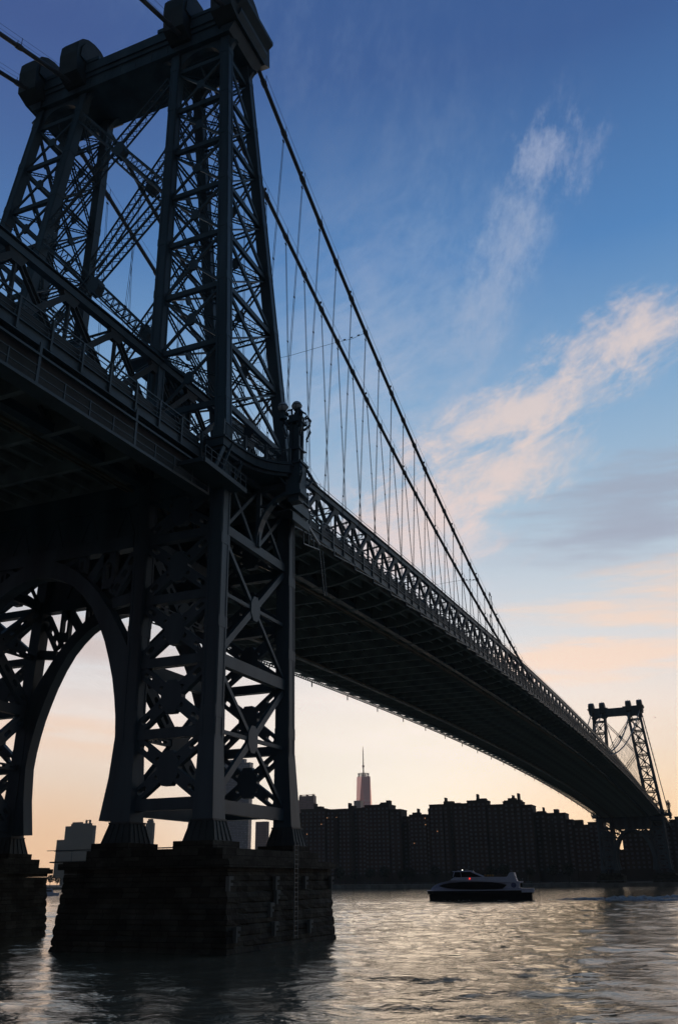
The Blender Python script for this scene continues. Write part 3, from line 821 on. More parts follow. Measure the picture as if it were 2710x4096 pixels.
for sy in (-1, 1): fm('side_window', HULL, lambda m: lens(m, sy), sup)
def wh(m):
    prof = [(6.6,5.5),(6.85,6.8),(10.4,6.8),(11.2,6.5),(13.2,5.52)]
    n = 5; vs = [(x, -2.2, z) for x, z in prof]+[(x, 2.2, z) for x, z in prof]
    m.add(vs, [tuple(range(n)), tuple(range(2*n-1, n-1, -1))]+[(i, (i+1) % n, n+(i+1) % n, n+i)[::-1] for i in range(n)])
whl = fm('wheelhouse', HULL, wh, sup)
def whr(m):
    m.box((6.3,-2.6,6.82), (11.1,2.6,7.0)); m.box((7.4,-2.0,7.0), (10.6,2.0,7.1))
    for sy in (-2.25, 2.25):
        m.beam((6.3,sy,5.55), (6.75,sy,6.85), .12, .1, (0,1,0)); m.beam((10.8,sy,6.8), (13.5,sy,5.6), .28, .1, (0,1,0)); m.beam((5.8,sy,4.95), (6.9,sy,5.6), .12, .1, (0,1,0))
        m.beam((8.3,sy,5.6), (8.2,sy,6.8), .07, .08, (0,1,0))
fm('wheelhouse_roof', WHITE, whr, whl)
fm('mast', RAIL, lambda m: (m.tube([(9.95,0,7.1),(9.95,0,9.2)], .07, 6), m.tube([(11,.5,7),(11,.5,8.0)], .04, 5), m.beam((9.6,0,8.1),(10.3,0,8.1),.05,.05), m.box((9.2,-.3,7.1),(9.7,.3,7.5)), m.box((10.6,-.4,7.0),(11.0,.1,7.35))), whl)
fm('navigation_light', WHL, lambda m: m.lathe([(.0,.12),(.12,.05),(.12,-.08),(0,-.1)], (8.6,-1.5,7.25), 8), whl)
fm('navigation_light', REDL, lambda m: m.box((10.35,-3.95,5.0), (10.5,-3.86,5.35)), sup)
for k in range(4):
    fm('life_raft', ORANGE, lambda m: m.tube([(13.7+k*.6,-1.2,5.85),(14.1+k*.6,-1.2,5.85)], .27, 8), sup)
fm('logo', BLUE, lambda m: m.prism([(20.5+.62*math.cos(a), 3.55+.62*math.sin(a)) for a in [2*PI*j/14 for j in range(14)]], 'y', -HB-.0+.12, -HB+.14), sup)
fm('side_door', HULL, lambda m: m.box((21.95,-HB+.0,2.9), (22.5,-HB+.2,4.0)), sup)
def rails(m):
    for sy in (-HB, HB):
        for z in (3.1, 3.45): m.beam((22.7,sy,z), (25,sy,z), .05, .05)
        for k in range(6): m.beam((22.7+k*.45,sy,2.7), (22.7+k*.45,sy,3.45), .05, .05)
        m.beam((20.9,sy*.8,5.6), (22.4,sy*.8,4.5), .1, .1)
    for z in (3.1,3.45): m.beam((25,-HB,z), (25,HB,z), .05, .05)
    for k in range(9): m.beam((22.5,-3.6+k*.9,4.35), (22.5,-3.6+k*.9,5.1), .04, .04)
    m.beam((22.5,-3.6,5.1), (22.5,3.6,5.1), .04, .04)
fm('guard_rail', RAIL, rails)
fm('stern_pole', RAIL, lambda m: (m.tube([(23.9,-2,2.7),(23.9,-2,5.9)], .05, 5), m.box((23.3,-2.6,4.15),(24.3,-1.4,4.4))))

# ------------------------------------------------------------------ city
def apartment(name, blocks, x0, mt, label, cat='apartment block', rows=19, extra=(), group=None, nwin=90, lits=(), depth=16, balc=()):
    """blocks: (y_left, y_right, z_top, setback)"""
    ymid = sum((b[0]+b[1])/2 for b in blocks)/len(blocks)
    root = empty(name, (x0, ymid, 2)); tag(root, label, cat, group)
    wall = MB(); cells = []
    for (ya, yb, zt, sb) in blocks:
        ya, yb = max(ya, yb), min(ya, yb)
        wall.box((sb, yb-ymid, 0), (sb+depth, ya-ymid, zt-2)); wall.box((sb-.25, yb-ymid-.2, zt-2), (sb+depth+.2, ya-ymid+.2, zt-2+.9))
        n = int((ya-yb)/3.3)
        for r in range(int((zt-8)/2.95)):
            for c in range(n):
                cells.append((sb, yb-ymid+(c+.5)*(ya-yb)/n, zt-2-2.2-r*2.95))
    w = wall.build('wall', mt, root)
    for (ya, yb, za, zb) in extra:
        e = MB(); e.box((3, min(ya,yb)-ymid, za-2), (9, max(ya,yb)-ymid, zb-2)); e.build('rooftop_block' if abs(ya-yb) > 1.6 else 'chimney', mt, w)
    for (yc, za, wd) in balc:
        e = MB()
        for k in range(int((za-8)/2.95)): e.box((-.9, yc-ymid-wd/2, za-2-3.2-k*2.95), (.0, yc-ymid+wd/2, za-2-2.1-k*2.95))
        e.box((-.05, yc-ymid-wd/2, 1), (-.003, yc-ymid+wd/2, za-3)); e.build('balcony_stack', mt, root)
    wm = MB(); wm.box((-.06,-.85,-.75), (-.005,.85,.75)); base = None
    rnd = random.Random(len(cells)); rnd.shuffle(cells)
    cells.sort(key=lambda c: -c[2] + rnd.random()*8)
    rest = MB()
    for i, (sx, cy, cz) in enumerate(cells):
        if i < nwin:
            if base is None: base = wm.build('window', GLASS, root); o = base
            else: o = dup(base, root)
            o.location = (sx, cy, cz)
        else: rest.add([(a+sx, b+cy, c+cz) for a, b, c in wm.v], wm.f)
    if rest.v: tag(rest.build('lower_windows', GLASS, root), kind='stuff')
    for (yy, zz) in lits:
        e = MB(); e.box((-.1, yy-ymid-.35, zz-2-.35), (-.07, yy-ymid+.35, zz-2+.35)); e.build('lit_window', LIT, root)
    return root
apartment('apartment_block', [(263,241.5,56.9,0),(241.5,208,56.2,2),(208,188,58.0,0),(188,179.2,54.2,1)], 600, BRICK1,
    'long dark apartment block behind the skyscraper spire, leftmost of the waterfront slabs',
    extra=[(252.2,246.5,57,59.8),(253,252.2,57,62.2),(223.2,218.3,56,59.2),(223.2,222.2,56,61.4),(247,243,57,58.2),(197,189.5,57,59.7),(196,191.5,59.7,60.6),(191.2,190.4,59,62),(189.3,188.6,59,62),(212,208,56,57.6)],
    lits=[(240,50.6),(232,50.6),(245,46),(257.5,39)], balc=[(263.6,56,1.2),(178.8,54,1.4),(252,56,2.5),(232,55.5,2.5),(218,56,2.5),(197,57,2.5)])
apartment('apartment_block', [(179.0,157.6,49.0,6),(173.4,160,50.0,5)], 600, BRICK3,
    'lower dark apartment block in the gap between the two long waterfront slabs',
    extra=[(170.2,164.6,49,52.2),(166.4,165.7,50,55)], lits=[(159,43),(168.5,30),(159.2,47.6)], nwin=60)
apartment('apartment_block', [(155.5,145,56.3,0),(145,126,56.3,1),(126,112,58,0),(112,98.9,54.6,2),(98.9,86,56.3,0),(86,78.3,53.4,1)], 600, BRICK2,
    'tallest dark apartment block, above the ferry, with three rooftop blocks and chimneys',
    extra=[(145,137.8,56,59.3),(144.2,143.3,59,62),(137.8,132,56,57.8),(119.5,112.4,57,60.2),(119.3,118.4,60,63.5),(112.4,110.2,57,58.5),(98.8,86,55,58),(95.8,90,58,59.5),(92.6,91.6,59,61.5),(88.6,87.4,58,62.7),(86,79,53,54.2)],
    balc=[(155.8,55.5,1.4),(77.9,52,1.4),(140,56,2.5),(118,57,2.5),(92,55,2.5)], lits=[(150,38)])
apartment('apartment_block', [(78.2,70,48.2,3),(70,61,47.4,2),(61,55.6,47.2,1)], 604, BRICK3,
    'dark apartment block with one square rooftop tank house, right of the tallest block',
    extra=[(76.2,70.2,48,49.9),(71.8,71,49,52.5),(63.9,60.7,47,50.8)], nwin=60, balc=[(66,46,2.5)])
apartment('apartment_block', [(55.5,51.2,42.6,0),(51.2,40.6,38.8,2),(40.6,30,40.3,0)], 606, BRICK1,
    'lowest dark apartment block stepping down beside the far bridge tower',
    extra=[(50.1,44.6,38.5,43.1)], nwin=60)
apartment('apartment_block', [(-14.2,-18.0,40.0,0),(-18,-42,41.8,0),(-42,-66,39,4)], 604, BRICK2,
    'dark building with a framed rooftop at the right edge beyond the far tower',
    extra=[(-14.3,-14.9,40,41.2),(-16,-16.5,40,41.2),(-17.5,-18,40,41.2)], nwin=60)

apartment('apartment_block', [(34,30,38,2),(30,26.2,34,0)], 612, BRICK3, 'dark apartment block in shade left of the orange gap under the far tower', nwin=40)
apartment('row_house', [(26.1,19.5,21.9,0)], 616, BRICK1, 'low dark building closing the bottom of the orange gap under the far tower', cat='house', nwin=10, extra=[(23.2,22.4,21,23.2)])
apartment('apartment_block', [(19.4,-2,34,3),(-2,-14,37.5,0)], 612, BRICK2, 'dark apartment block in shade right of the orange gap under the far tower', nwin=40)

def tower_block(name, x, ya, yb, zt, d, mt, label, cat='skyscraper', extra=()):
    ym = (ya+yb)/2; root = empty(name, (x, ym, 2)); tag(root, label, cat)
    m = MB(); m.box((0, min(ya,yb)-ym, 0), (d, max(ya,yb)-ym, zt-2)); m.build('facade', mt, root)
    for (a, b, za, zb, nm) in extra:
        e = MB(); e.box((d*.1, min(a,b)-ym, za-2), (d*.8, max(a,b)-ym, zb-2)); e.build(nm, mt, root)
    return root
t = tower_block('glass_tower', 1600, 922, 858, 238, 14, FGLASS, 'pale glass tower with speckled windows seen through the lower bracing of the near bridge tower',
            extra=[(922,872,238,246,'crown')])
tower_block('office_slab', 1700, 895, 868, 125.5, 12, FPINK, 'narrow rosy office slab low beside the right foot of the near bridge tower')
tower_block('office_tower', 1800, 839, 802, 183.5, 14, FPINK, 'rosy stone tower with a crane frame just right of the near bridge tower', extra=[(861,839.2,60,175,'wing'),(838,836.5,183.5,187,'roof_post'),(822,820,183.5,187,'roof_post'),(806,804,183.5,187,'roof_post'),(838,804,185.8,186.4,'roof_frame')])
tower_block('office_tower', 2000, 1656, 1560, 154, 12, FGREY, 'broad grey office tower with a stepped top seen through the arch of the near tower', extra=[(1638,1572,154,160,'roof_level'),(1634,1604,160,164,'roof_level'),(1590,1589,160,169,'roof_post'),(1578,1577,160,169,'roof_post'),(1590,1577,167,168,'roof_frame'),(1682,1656.5,20,119,'wing')])
tower_block('office_tower', 2000, 1389, 1366, 154, 10, FGREY, 'slim grey tower with a domed top in the small gap below the bracing', extra=[(1386,1369,154,160,'roof_level'),(1383,1371,160,164,'roof_level')])
# tall tapering skyscraper with spire
R_ = empty('spire_skyscraper', (3200, 1231, 2)); tag(R_, 'tall tapering rosy glass skyscraper with a needle spire behind the apartment blocks', 'skyscraper')
m = MB(); h = 31.5; zt = 379
B = [(-h,-h),(0,-h),(h,-h),(h,0),(h,h),(0,h),(-h,h),(-h,0)]; t_ = 27
vs = [(a, b, 0) for a, b in [(-h,-h),(h,-h),(h,h),(-h,h)]]+[(a, b, 60) for a, b in [(-h,-h),(h,-h),(h,h),(-h,h)]]+[(a, b, zt-2) for a, b in [(0,-t_),(t_,0),(0,t_),(-t_,0)]]
m.add(vs, [(0,1,5,4),(1,2,6,5),(2,3,7,6),(3,0,4,7),(4,5,8),(5,6,9),(6,7,10),(7,4,11),(5,9,8),(6,10,9),(7,11,10),(4,8,11),(8,9,10,11)])
o = m.build('facade', FWTC, R_); o.rotation_euler = (0,0,math.radians(6))
m = MB()
for z in (379, 386, 389): m.tube([(21*math.cos(a), 21*math.sin(a), z) for a in [2*PI*j/20 for j in range(21)]], 1.0, 5, False)
for j in range(10): a = 2*PI*j/10; m.tube([(21*math.cos(a), 21*math.sin(a), 377), (21*math.cos(a), 21*math.sin(a), 390)], .9, 5)
m.build('crown_ring', FPINK, R_)
m = MB(); m.tube([(0,0,377),(0,0,412),(0,0,414),(0,0,419),(0,0,421),(0,0,455),(0,0,492)], [3.2,2.4,5,5,2.2,1.7,.9], 8)
for z in (430,440,450,462,472): m.tube([(0,0,z),(0,0,z+2)], 2.6, 8)
m.build('spire', FPINK, R_)
tower_block('office_tower', 3100, 1233, 1206, 283, 30, FPINK, 'small rosy tower block overlapping the foot of the tall spire skyscraper')

# ------------------------------------------------------------------ shore, trees, land
m = MB()
shore = [(250,-900),(405,-200),(464,-20),(479,30),(515,150),(560,300),(640,560),(760,900),(1500,2600)]
far = [(9000, y) for _, y in [(0,-6000),(0,-200),(0,-20),(0,30),(0,150),(0,300),(0,560),(0,4900),(0,8000)]]
for i in range(len(shore)-1):
    m.add([(shore[i][0],shore[i][1],1.9),(far[i][0],far[i][1],1.9),(far[i+1][0],far[i+1][1],1.9),(shore[i+1][0],shore[i+1][1],1.9)], [(0,1,2,3)])
tag(m.build('land', LAND), kind='structure')
m = MB()
for a, b in zip(shore[:-1], shore[1:]):
    m.beam((a[0],a[1],.7), (b[0],b[1],.7), 1.2, 2.6)
tag(m.build('seawall', BULK), 'pale concrete seawall along the far bank behind the ferry', 'seawall')
m = MB()
for i in range(60):
    a, b = shore[1+ (i % 5)], shore[2+(i % 5)]
    pass
for a, b in zip(shore[:-1], shore[1:]):
    L = math.dist(a, b); n = int(L/6)
    for k in range(n): t = k/n; m.beam((a[0]+(b[0]-a[0])*t, a[1]+(b[1]-a[1])*t, 2.0), (a[0]+(b[0]-a[0])*t, a[1]+(b[1]-a[1])*t, 3.1), .12, .12)
    m.beam((a[0],a[1],3.1), (b[0],b[1],3.1), .12, .12)
tag(m.build('promenade_rail', RAIL), 'thin railing along the top of the far seawall', 'railing')
# waterfront trees: dark mass at the foot of the blocks
def treemesh(seed):
    rnd = random.Random(seed); c = MB(); t = MB()
    t.tube([(0,0,0),(.1,0,2.5),(0,.1,4.5)], [.3,.24,.14], 6)
    for k in range(6):
        a = rnd.uniform(0, 2*PI); t.tube([(0,0,3+k*.3),(1.5*math.cos(a),1.5*math.sin(a),5.2+k*.3),(2.2*math.cos(a),2.2*math.sin(a),6.4+k*.3)], [.12,.08,.04], 5)
    for k in range(420):
        u = rnd.gauss(0,1), rnd.gauss(0,1), rnd.gauss(0,1); L = math.sqrt(sum(x*x for x in u)); r = rnd.uniform(.45,1)*(1+.25*math.sin(3*math.atan2(u[1],u[0])+seed))
        p = Vector((u[0]/L*3.4*r, u[1]/L*3.4*r, 7+u[2]/L*3.0*r)); s = rnd.uniform(.25,.6)
        a = Vector((rnd.gauss(0,1),rnd.gauss(0,1),rnd.gauss(0,1))).normalized()*s; b = a.cross(Vector((rnd.gauss(0,1),rnd.gauss(0,1),1))).normalized()*s
        c.add([p-a, p+b, p+a, p-b], [(0,1,2,3)])
    return t, c
protos = []
i = 0
for a, b in zip(shore[1:6], shore[2:7]):
    L = math.dist(a, b); n = int(L/13)
    for k in range(n):
        t = (k+.5)/n; x = a[0]+(b[0]-a[0])*t+14+(i*37 % 11); y = a[1]+(b[1]-a[1])*t+(i*17 % 5)
        if -14 < y < 30: continue
        if len(protos) < 3:
            root = empty('waterfront_tree', (x, y, 1.9)); tr_, cr_ = treemesh(i); tr_.build('trunk', LEAF, root); cr_.build('crown', LEAF, root); protos.append(root)
        else:
            src = protos[i % 3]; root = src.copy(); COL.objects.link(root); root.location = (x, y, 1.9)
            for ch in src.children: dup(ch, root)
        root.rotation_euler = (0,0,i*1.3); s = .85+.35*((i*7 % 10)/10); root.scale = (s,s,s)
        tag(root, 'dark tree in the shaded row along the far bank below the apartment blocks', 'tree', 'dark trees along the far bank'); i += 1

# small launch moored far off, seen between the two near piers
bt = empty('motor_boat', (250, 212, 0), math.radians(-50)); tag(bt, 'small pale motor boat far off in the slot between the two near stone piers', 'boat')
m = MB(); m.prism([(-5,-.0),(-3.5,1.5),(4,1.6),(4.4,1.3),(4.4,-1.3),(4,-1.6),(-3.5,-1.5)], 'z', -.2, 1.1); m.build('hull', WHITE, bt)
m = MB(); m.prism([(-2.6,1.1),(-1.8,2.5),(1.5,2.7),(2.2,1.1)], 'y', -1.2, 1.2); m.build('cabin', WHITE, bt)
m = MB(); m.prism([(-2.1,1.5),(-1.7,2.2),(1.3,2.3),(1.6,1.5)], 'y', -1.24, 1.24); m.build('window', GLASS, bt)

# gulls
for bx, by, bz, lb in ((200,-37.7,45.8,'tiny gull gliding in the sky right of the far bridge tower'),(200,57.9,48.2,'tiny gull above the spire, right one of the two over the skyline'),(200,73.3,57.2,'tiny gull above the skyline just right of the near tower')):
    r = empty('gull', (bx,by,bz), .6); tag(r, lb, 'bird', 'gulls in the evening sky')
    m = MB(); m.tube([(-.28,0,0),(-.15,0,.02),(.05,0,.03),(.2,0,.04),(.28,0,.02)], [.02,.07,.085,.05,.015], 8)
    m.add([(-.1,.04,.04),(.08,.04,.05),(.03,.35,.16),(-.08,.33,.15),(-.12,.75,.06)], [(0,1,2,3),(3,2,4)]); m.add([(-.1,-.04,.04),(.08,-.04,.05),(.03,-.35,.16),(-.08,-.33,.15),(-.12,-.75,.06)], [(3,2,1,0),(4,2,3)])
    m.build('body', BIRD, r)

# ------------------------------------------------------------------ water
def axis(lo, hi, d, a, b, g=1.037):
    c = list(np.arange(lo, hi+d/2, d)); s = d; x = c[-1]
    while x < b: s *= g; x += s; c.append(x)
    s = d; x = c[0]; pre = []
    while x > a: s *= g; x -= s; pre.append(x)
    return np.array(pre[::-1]+c)
gx = axis(-52, 110, .42, -3000, 9000); gy = axis(-52, 50, .42, -6000, 8000)
Xg, Yg = np.meshgrid(gx, gy, indexing='ij')
rs = np.random.RandomState(5); Z = np.zeros_like(Xg)
def fade(c, lo, hi, w): return np.clip(np.minimum((c-lo)/w+1, (hi-c)/w+1), 0, 1)
env = fade(Xg, -70, 340, 160)*fade(Yg, -70, 260, 160)
dx = np.gradient(gx); dy = np.gradient(gy); cell = np.maximum(dx[:,None], dy[None,:])
for i in range(140):
    lam = 1.0*(11/1.0)**(rs.rand()**1.7); th = rs.normal(.4, .75); k = 2*PI/lam
    amp = .0080*lam**.75*rs.uniform(.5, 1.2)*np.clip((lam/cell-2.2)/2, 0, 1)
    ph = k*(Xg*math.cos(th)+Yg*math.sin(th))+rs.rand()*2*PI + .6*np.sin(Xg*.05*rs.rand()+Yg*.07*rs.rand()+i)
    Z += amp*(1-np.abs(np.sin(ph/2))*1.0 - .36 if i % 2 else .55*np.sin(ph))
gust = .72+.28*np.sin(Xg*.045+1.2*np.sin(Yg*.06)+.5)*np.cos(Yg*.05-.4)
Z = Z*gust*env
nx, ny = Xg.shape; V = np.stack([Xg.ravel(), Yg.ravel(), Z.ravel()], 1)
ii, jj = np.meshgrid(np.arange(nx-1), np.arange(ny-1), indexing='ij'); a = (ii*ny+jj).ravel()
F = np.stack([a, a+ny, a+ny+1, a+1], 1)
me = bpy.data.meshes.new('water'); me.vertices.add(len(V)); me.vertices.foreach_set('co', V.ravel().astype(np.float32))
me.loops.add(F.size); me.loops.foreach_set('vertex_index', F.ravel().astype(np.int32)); me.polygons.add(len(F))
me.polygons.foreach_set('loop_start', (np.arange(len(F))*4).astype(np.int32)); me.polygons.foreach_set('loop_total', np.full(len(F), 4, np.int32))
me.update(); me.validate(); me.shade_smooth()
WATER, nt, p = newmat('river_water'); N = nt.nodes; L = nt.links
p.inputs['Base Color'].default_value = (.17,.145,.10,1); p.inputs['Roughness'].default_value = .05; p.inputs['IOR'].default_value = 2.2; p.inputs['Specular Tint'].default_value = (1,.86,.64,1); p.inputs['Specular IOR Level'].default_value = .5
tc = N.new('ShaderNodeTexCoord'); prev = None
for sc, dist, st in (((1.1,.75,1), .048, 1.), ((4.0,2.6,1), .030, 1.), ((.42,.24,1), .12, 1.)):
    m0 = N.new('ShaderNodeMapping'); m0.inputs['Rotation'].default_value = (0,0,-.4); L.new(tc.outputs['Object'], m0.inputs[0])
    mp = N.new('ShaderNodeMapping'); mp.inputs['Scale'].default_value = sc; L.new(m0.outputs[0], mp.inputs[0])
    no = N.new('ShaderNodeTexNoise'); no.inputs['Scale'].default_value = 1; no.noise_type = 'RIDGED_MULTIFRACTAL' if sc[0] == 1.1 else 'FBM'; no.inputs['Detail'].default_value = 3 if sc[0] == 1.1 else 5; no.inputs['Distortion'].default_value = .6; L.new(mp.outputs[0], no.inputs[0])
    b = N.new('ShaderNodeBump'); b.inputs['Strength'].default_value = st; b.inputs['Distance'].default_value = dist; L.new(no.outputs[0], b.inputs['Height'])
    if prev: L.new(prev.outputs[0], b.inputs['Normal'])
    prev = b
L.new(prev.outputs[0], p.inputs['Normal'])
me.materials.append(WATER); o = bpy.data.objects.new('water', me); COL.objects.link(o); tag(o, kind='structure')
# wake foam ridges behind the ferry
FOAM = mat('wake_foam', (.36,.38,.40), .6, 0, .45, 1.6, .6, 4)
def wake(x0, y0, x1, y1, w, h, seed):
    rnd = random.Random(seed); m = MB(); n = 70; rows = []
    d = Vector((x1-x0, y1-y0, 0)); nrm = Vector((-d.y, d.x, 0)).normalized()
    for i in range(n+1):
        t = i/n; c = Vector((x0,y0,0))+d*t+nrm*math.sin(t*9+seed)*.5; e = math.sin(PI*min(1, t*1.1))**.6*rnd.uniform(.5,1.15)
        rows.append([c+nrm*(w*f*e)+Vector((0,0,-.12+ (h*e*(1-abs(f)**1.5))*rnd.uniform(.7,1.2))) for f in (-1,-.5,0,.5,1)])
    vs = [v for r in rows for v in r]; m.add(vs, [(i*5+j, i*5+j+1, (i+1)*5+j+1, (i+1)*5+j) for i in range(n) for j in range(4)])
    return m
mm = wake(147,-11.5,132,-52,1.1,.62,1); w2 = wake(152,-12,176,-56,1.1,.7,2); mm.add(w2.v, w2.f); w3 = wake(143,13.5,147.2,-10,.35,.2,4)
mm.add([(a-4.0,b,c) for a,b,c in w3.v], w3.f)
tag(mm.build('wake', FOAM, None, True), 'white wake foam trailing on the water behind the ferry', kind='stuff')

# ------------------------------------------------------------------ sky
W = bpy.data.worlds.new('World'); SC.world = W; W.use_nodes = True; nt = W.node_tree; N = nt.nodes; L = nt.links
for n in list(N): N.remove(n)
def M(op, a, b=None, c=None, clamp=False):
    n = N.new('ShaderNodeMath'); n.operation = op; n.use_clamp = clamp
    for i, v in enumerate((a, b, c)):
        if v is None: continue
        if isinstance(v, (int, float)): n.inputs[i].default_value = v
        else: L.new(v, n.inputs[i])
    return n.outputs[0]
def MIX(f, a, b, mode='MIX'):
    n = N.new('ShaderNodeMix'); n.data_type = 'RGBA'; n.blend_type = mode
    if isinstance(f, (int, float)): n.inputs[0].default_value = f
    else: L.new(f, n.inputs[0])
    for k, v in ((6, a), (7, b)):
        if isinstance(v, tuple): n.inputs[k].default_value = (*v, 1)
        else: L.new(v, n.inputs[k])
    return n.outputs[2]
def RAMP(f, pts):
    n = N.new('ShaderNodeValToRGB'); L.new(f, n.inputs[0]); cr = n.color_ramp
    while len(cr.elements) < len(pts): cr.elements.new(.5)
    for e, (p_, c) in zip(cr.elements, pts): e.position = p_; e.color = (*c, 1)
    return n.outputs[0]
def lin(r, g, b): return tuple(((c/255)/12.92 if c/255 < .04045 else ((c/255+.055)/1.055)**2.4) for c in (r, g, b))
tc = N.new('ShaderNodeTexCoord'); sp = N.new('ShaderNodeSeparateXYZ'); L.new(tc.outputs['Generated'], sp.inputs[0])
X, Y, Z_ = sp.outputs
DEG = 180/PI
el = M('MULTIPLY', M('ARCSINE', Z_), DEG); az = M('MULTIPLY', M('ARCTAN2', Y, X), DEG)
e90 = M('DIVIDE', M('MAXIMUM', el, 0), 90)
SKYR = [(0, lin(228,190,158)), (3/90, lin(230,206,184)), (6/90, lin(230,218,206)), (9.5/90, lin(226,214,208)), (15/90, lin(204,208,214)), (22/90, lin(172,196,216)), (30/90, lin(130,170,208)), (39/90, lin(82,132,188)), (50/90, lin(60,94,150)), (70/90, lin(50,76,128)), (1, lin(42,62,108))]
base = RAMP(e90, SKYR)
# away from the afterglow the sky is darker and bluer
rel = M('SUBTRACT', az, 20.); away = M('MULTIPLY', M('SUBTRACT', 1., M('COSINE', M('DIVIDE', rel, DEG))), .5)
dusk = RAMP(e90, [(0, lin(84,80,92)), (.05, lin(124,94,100)), (.1, lin(84,80,92)), (.14, lin(56,70,80)), (.25, lin(50,74,86)), (.5, lin(44,72,94)), (1, lin(28,52,92))])
fac = N.new('ShaderNodeMapRange'); fac.interpolation_type = 'SMOOTHSTEP'; L.new(away, fac.inputs[0]); fac.inputs[1].default_value = .05; fac.inputs[2].default_value = .45
f2 = N.new('ShaderNodeMapRange'); f2.interpolation_type = 'SMOOTHSTEP'; L.new(away, f2.inputs[0]); f2.inputs[1].default_value = .5; f2.inputs[2].default_value = .95
eup = N.new('ShaderNodeMapRange'); L.new(el, eup.inputs[0]); eup.inputs[1].default_value = 4; eup.inputs[2].default_value = 9
sky = MIX(fac.outputs[0], base, MIX(M('MULTIPLY', M('MULTIPLY', f2.outputs[0], .8), eup.outputs[0]), dusk, MIX(.5, dusk, (.0,.002,.004))))
# warm tint left of the afterglow low down, pale glow near az 20
def gauss(a0, e0, sa, se, rot=0.):
    u = M('SUBTRACT', az, a0); v = M('SUBTRACT', el, e0); c, s_ = math.cos(rot), math.sin(rot)
    p_ = M('ADD', M('MULTIPLY', u, c/sa), M('MULTIPLY', v, s_/sa)); q_ = M('ADD', M('MULTIPLY', u, -s_/se), M('MULTIPLY', v, c/se))
    return M('EXPONENT', M('MULTIPLY', M('ADD', M('MULTIPLY', p_, p_), M('MULTIPLY', q_, q_)), -1.))
sky = MIX(M('MULTIPLY', gauss(20, 5, 14, 6), .85), sky, lin(232,226,216))
sky = MIX(M('MULTIPLY', gauss(41, 2, 9, 5), .75), sky, lin(222,178,140))
sky = MIX(M('MULTIPLY', gauss(3, 1, 10, 7), .8), sky, lin(230,188,142))
# Nishita sky adds the physical low-sun variation
ns = N.new('ShaderNodeTexSky'); ns.sky_type = 'NISHITA'; ns.sun_disc = False; ns.sun_elevation = math.radians(8); ns.sun_rotation = math.radians(90-15)
nsc = N.new('ShaderNodeVectorMath'); nsc.operation = 'SCALE'; nsc.inputs['Scale'].default_value = .004; L.new(ns.outputs[0], nsc.inputs[0])
# clouds: fractal wisps stretched along shallow diagonals, gathered where banks lie
def noise(sx, sy, rot, sc, det=6, rough=.62, dist=.0, seed=0.):
    c, s_ = math.cos(rot), math.sin(rot)
    u = M('ADD', M('MULTIPLY', az, c*sx), M('MULTIPLY', el, s_*sx)); v = M('ADD', M('MULTIPLY', az, -s_*sy), M('MULTIPLY', el, c*sy))
    cb = N.new('ShaderNodeCombineXYZ'); L.new(u, cb.inputs[0]); L.new(v, cb.inputs[1]); cb.inputs[2].default_value = seed
    n = N.new('ShaderNodeTexNoise'); n.inputs['Scale'].default_value = sc; n.inputs['Detail'].default_value = det; n.inputs['Roughness'].default_value = rough; n.inputs['Distortion'].default_value = dist
    L.new(cb.outputs[0], n.inputs[0]); return n.outputs[0]
def smooth(v, a, b):
    n = N.new('ShaderNodeMapRange'); n.interpolation_type = 'SMOOTHSTEP'; L.new(v, n.inputs[0]); n.inputs[1].default_value = a; n.inputs[2].default_value = b; return n.outputs[0]
n1 = noise(.07, .15, -.35, 3.2, det=8, rough=.68, dist=.3, seed=1.); n2 = noise(.03, .22, .05, 3.0, seed=4.); n3 = noise(.15, .09, .63, 3.4, det=8, rough=.74, seed=8.)
def bank2(g, nz, lo, hi, col, k, push=.34):
    global sky
    sky = MIX(M('MULTIPLY', M('MULTIPLY', smooth(M('ADD', nz, M('MULTIPLY', g, push)), lo, hi), smooth(g, .0, .3)), k), sky, col)
warm = lin(230,212,206); peach = lin(236,208,190); grey = lin(158,164,184)
def bank(g, nz, lo, hi, col, k):
    global sky
    sky = MIX(M('MULTIPLY', M('MULTIPLY', M('MINIMUM', g, 1.), smooth(nz, lo, hi)), k), sky, col)
CLOUDS = [  # az, el, half-width az, half-width el, rotation, noise, thresholds, colour, strength
]
veil = lin(190,196,214)
bank(gauss(20, 27, 9, 12, 0), n1, .25, .8, veil, .7)
bank2(gauss(9.2, 38.5, 2.0, 8.0, .6), n3, .48, 1.02, lin(176,186,208), .6)
bank2(gauss(4.5, 44, 4.0, 2.6, .1), n3, .6, 1.0, lin(160,172,202), .6)
bank(gauss(50, 48, 16, 14, 0), n1, -.2, .4, lin(70,84,138), .5)
bank(gauss(14, 39, 7, 8, 0), n3, .35, .8, lin(150,174,206), .35)
bank2(gauss(1.0, 32.6, 5.5, 2.0, -.12), n1, .54, .92, warm, .85)
bank2(gauss(9.5, 28.9, 7.5, 1.8, -.2), n1, .50, .92, warm, .85)
bank2(gauss(12.5, 24.8, 7.5, 2.4, -.2), n1, .50, .92, warm, .85)
bank2(gauss(18, 21.5, 8, 4.2, -.3), n1, .55, .95, lin(232,212,208), .85)
bank2(gauss(1, 22.2, 8, 3.0, -.12), n2, .52, .9, grey, .7)
bank(gauss(5, 20.3, 6, 1.0, -.05), n2, .3, .55, grey, .45)
bank2(gauss(2, 16.2, 9, 1.9, -.1), n2, .52, .9, peach, .9)
bank2(gauss(6, 12.8, 12, 1.4, -.08), n2, .58, .86, peach, .9)
bank(gauss(40, 14, 9, 3.0, .1), n2, .3, .6, lin(200,184,180), .85)
bank(gauss(40, 8.6, 9, 1.5, .12), n2, .3, .6, lin(230,196,170), .8)
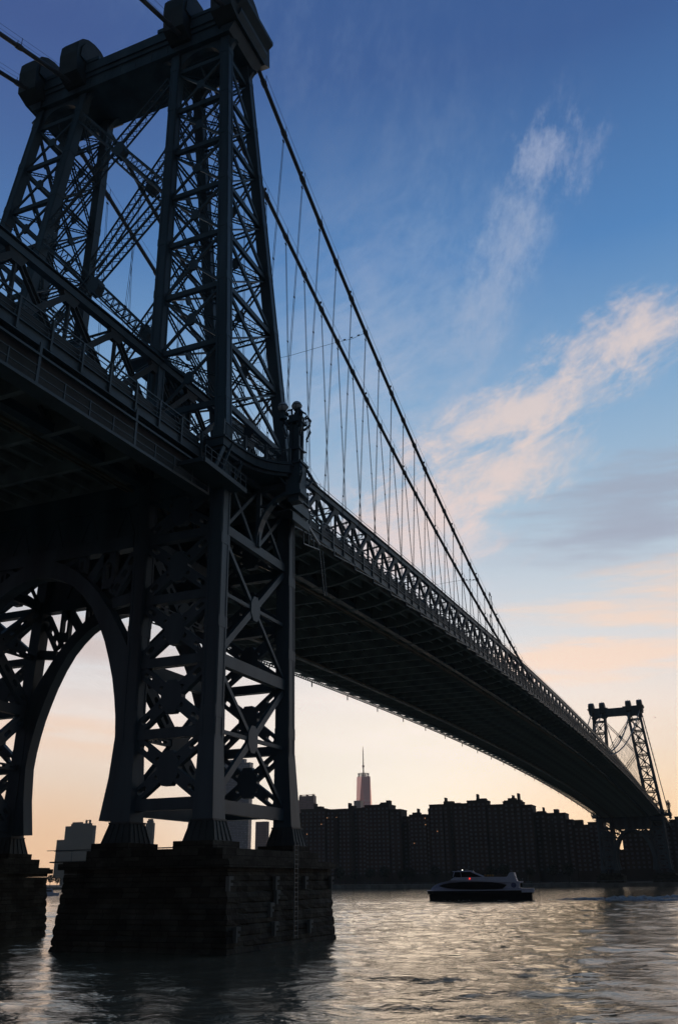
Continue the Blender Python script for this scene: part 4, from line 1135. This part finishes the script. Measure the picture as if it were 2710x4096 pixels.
bank(gauss(20, 9, 14, 2.4, .05), n2, .4, .65, lin(238,226,222), .6)
bank(gauss(30, 52, 20, 5, .2), n3, .4, .75, lin(90,116,162), .5)
glow = N.new('ShaderNodeVectorMath'); glow.operation = 'SCALE'; L.new(sky, glow.inputs[0])
mr = N.new('ShaderNodeMapRange'); mr.interpolation_type = 'SMOOTHSTEP'; L.new(el, mr.inputs[0]); mr.inputs[1].default_value = 2; mr.inputs[2].default_value = 26; mr.inputs[3].default_value = 1.4; mr.inputs[4].default_value = 1.0
L.new(mr.outputs[0], glow.inputs['Scale'])
tot = MIX(1., glow.outputs[0], nsc.outputs[0], 'ADD')
hor = smooth(el, -.6, .1)
tot = MIX(hor, lin(60,62,66), tot)
bg = N.new('ShaderNodeBackground'); L.new(tot, bg.inputs[0]); bg.inputs[1].default_value = 1.0
out = N.new('ShaderNodeOutputWorld'); L.new(bg.outputs[0], out.inputs[0])

sun = bpy.data.lights.new('sun', 'SUN'); sun.energy = .055; sun.angle = math.radians(16); sun.color = (1., .70, .40)
so = bpy.data.objects.new('sun', sun); COL.objects.link(so)
a_, e_ = math.radians(15), math.radians(8)
dv = Vector((math.cos(e_)*math.cos(a_), math.cos(e_)*math.sin(a_), math.sin(e_)))
so.rotation_euler = dv.to_track_quat('Z', 'Y').to_euler(); so.location = (0, 0, 150)

# haze: one even box of evening air
m = MB(); m.box((-120,-900,-1.2), (4200,3200,560)); hz = m.build('haze', STEEL); tag(hz, kind='stuff')
hm = bpy.data.materials.new('evening_air'); hm.use_nodes = True; ht = hm.node_tree
for n in list(ht.nodes): ht.nodes.remove(n)
pv = ht.nodes.new('ShaderNodeVolumePrincipled'); pv.inputs['Color'].default_value = (.84,.93,.86,1); pv.inputs['Density'].default_value = .00007; pv.inputs['Anisotropy'].default_value = .2
ho = ht.nodes.new('ShaderNodeOutputMaterial'); ht.links.new(pv.outputs[0], ho.inputs['Volume']); hz.data.materials.clear(); hz.data.materials.append(hm)

# ------------------------------------------------------------------ camera
C_ = Vector((-62.49430276, -52.15929182, 4.16023097)); yaw, pit, rol, f = 0.39860932, 0.40426264, -0.01137283, 1998.98
Fw = Vector((math.cos(pit)*math.cos(yaw), math.cos(pit)*math.sin(yaw), math.sin(pit))); Rt = Vector((math.sin(yaw), -math.cos(yaw), 0)); Up = Rt.cross(Fw)
R2 = Rt*math.cos(rol)+Up*math.sin(rol); U2 = -Rt*math.sin(rol)+Up*math.cos(rol)
cam = bpy.data.cameras.new('camera'); co = bpy.data.objects.new('camera', cam); COL.objects.link(co)
co.matrix_world = Matrix(((R2.x,U2.x,-Fw.x,C_.x),(R2.y,U2.y,-Fw.y,C_.y),(R2.z,U2.z,-Fw.z,C_.z),(0,0,0,1)))
cam.sensor_fit = 'VERTICAL'; cam.sensor_height = 36; cam.lens = f/2370*36; cam.clip_end = 20000; cam.clip_start = .5
SC.camera = co
SC.view_settings.view_transform = 'Standard'; SC.view_settings.look = 'None'; SC.view_settings.exposure = 0; SC.view_settings.gamma = 1
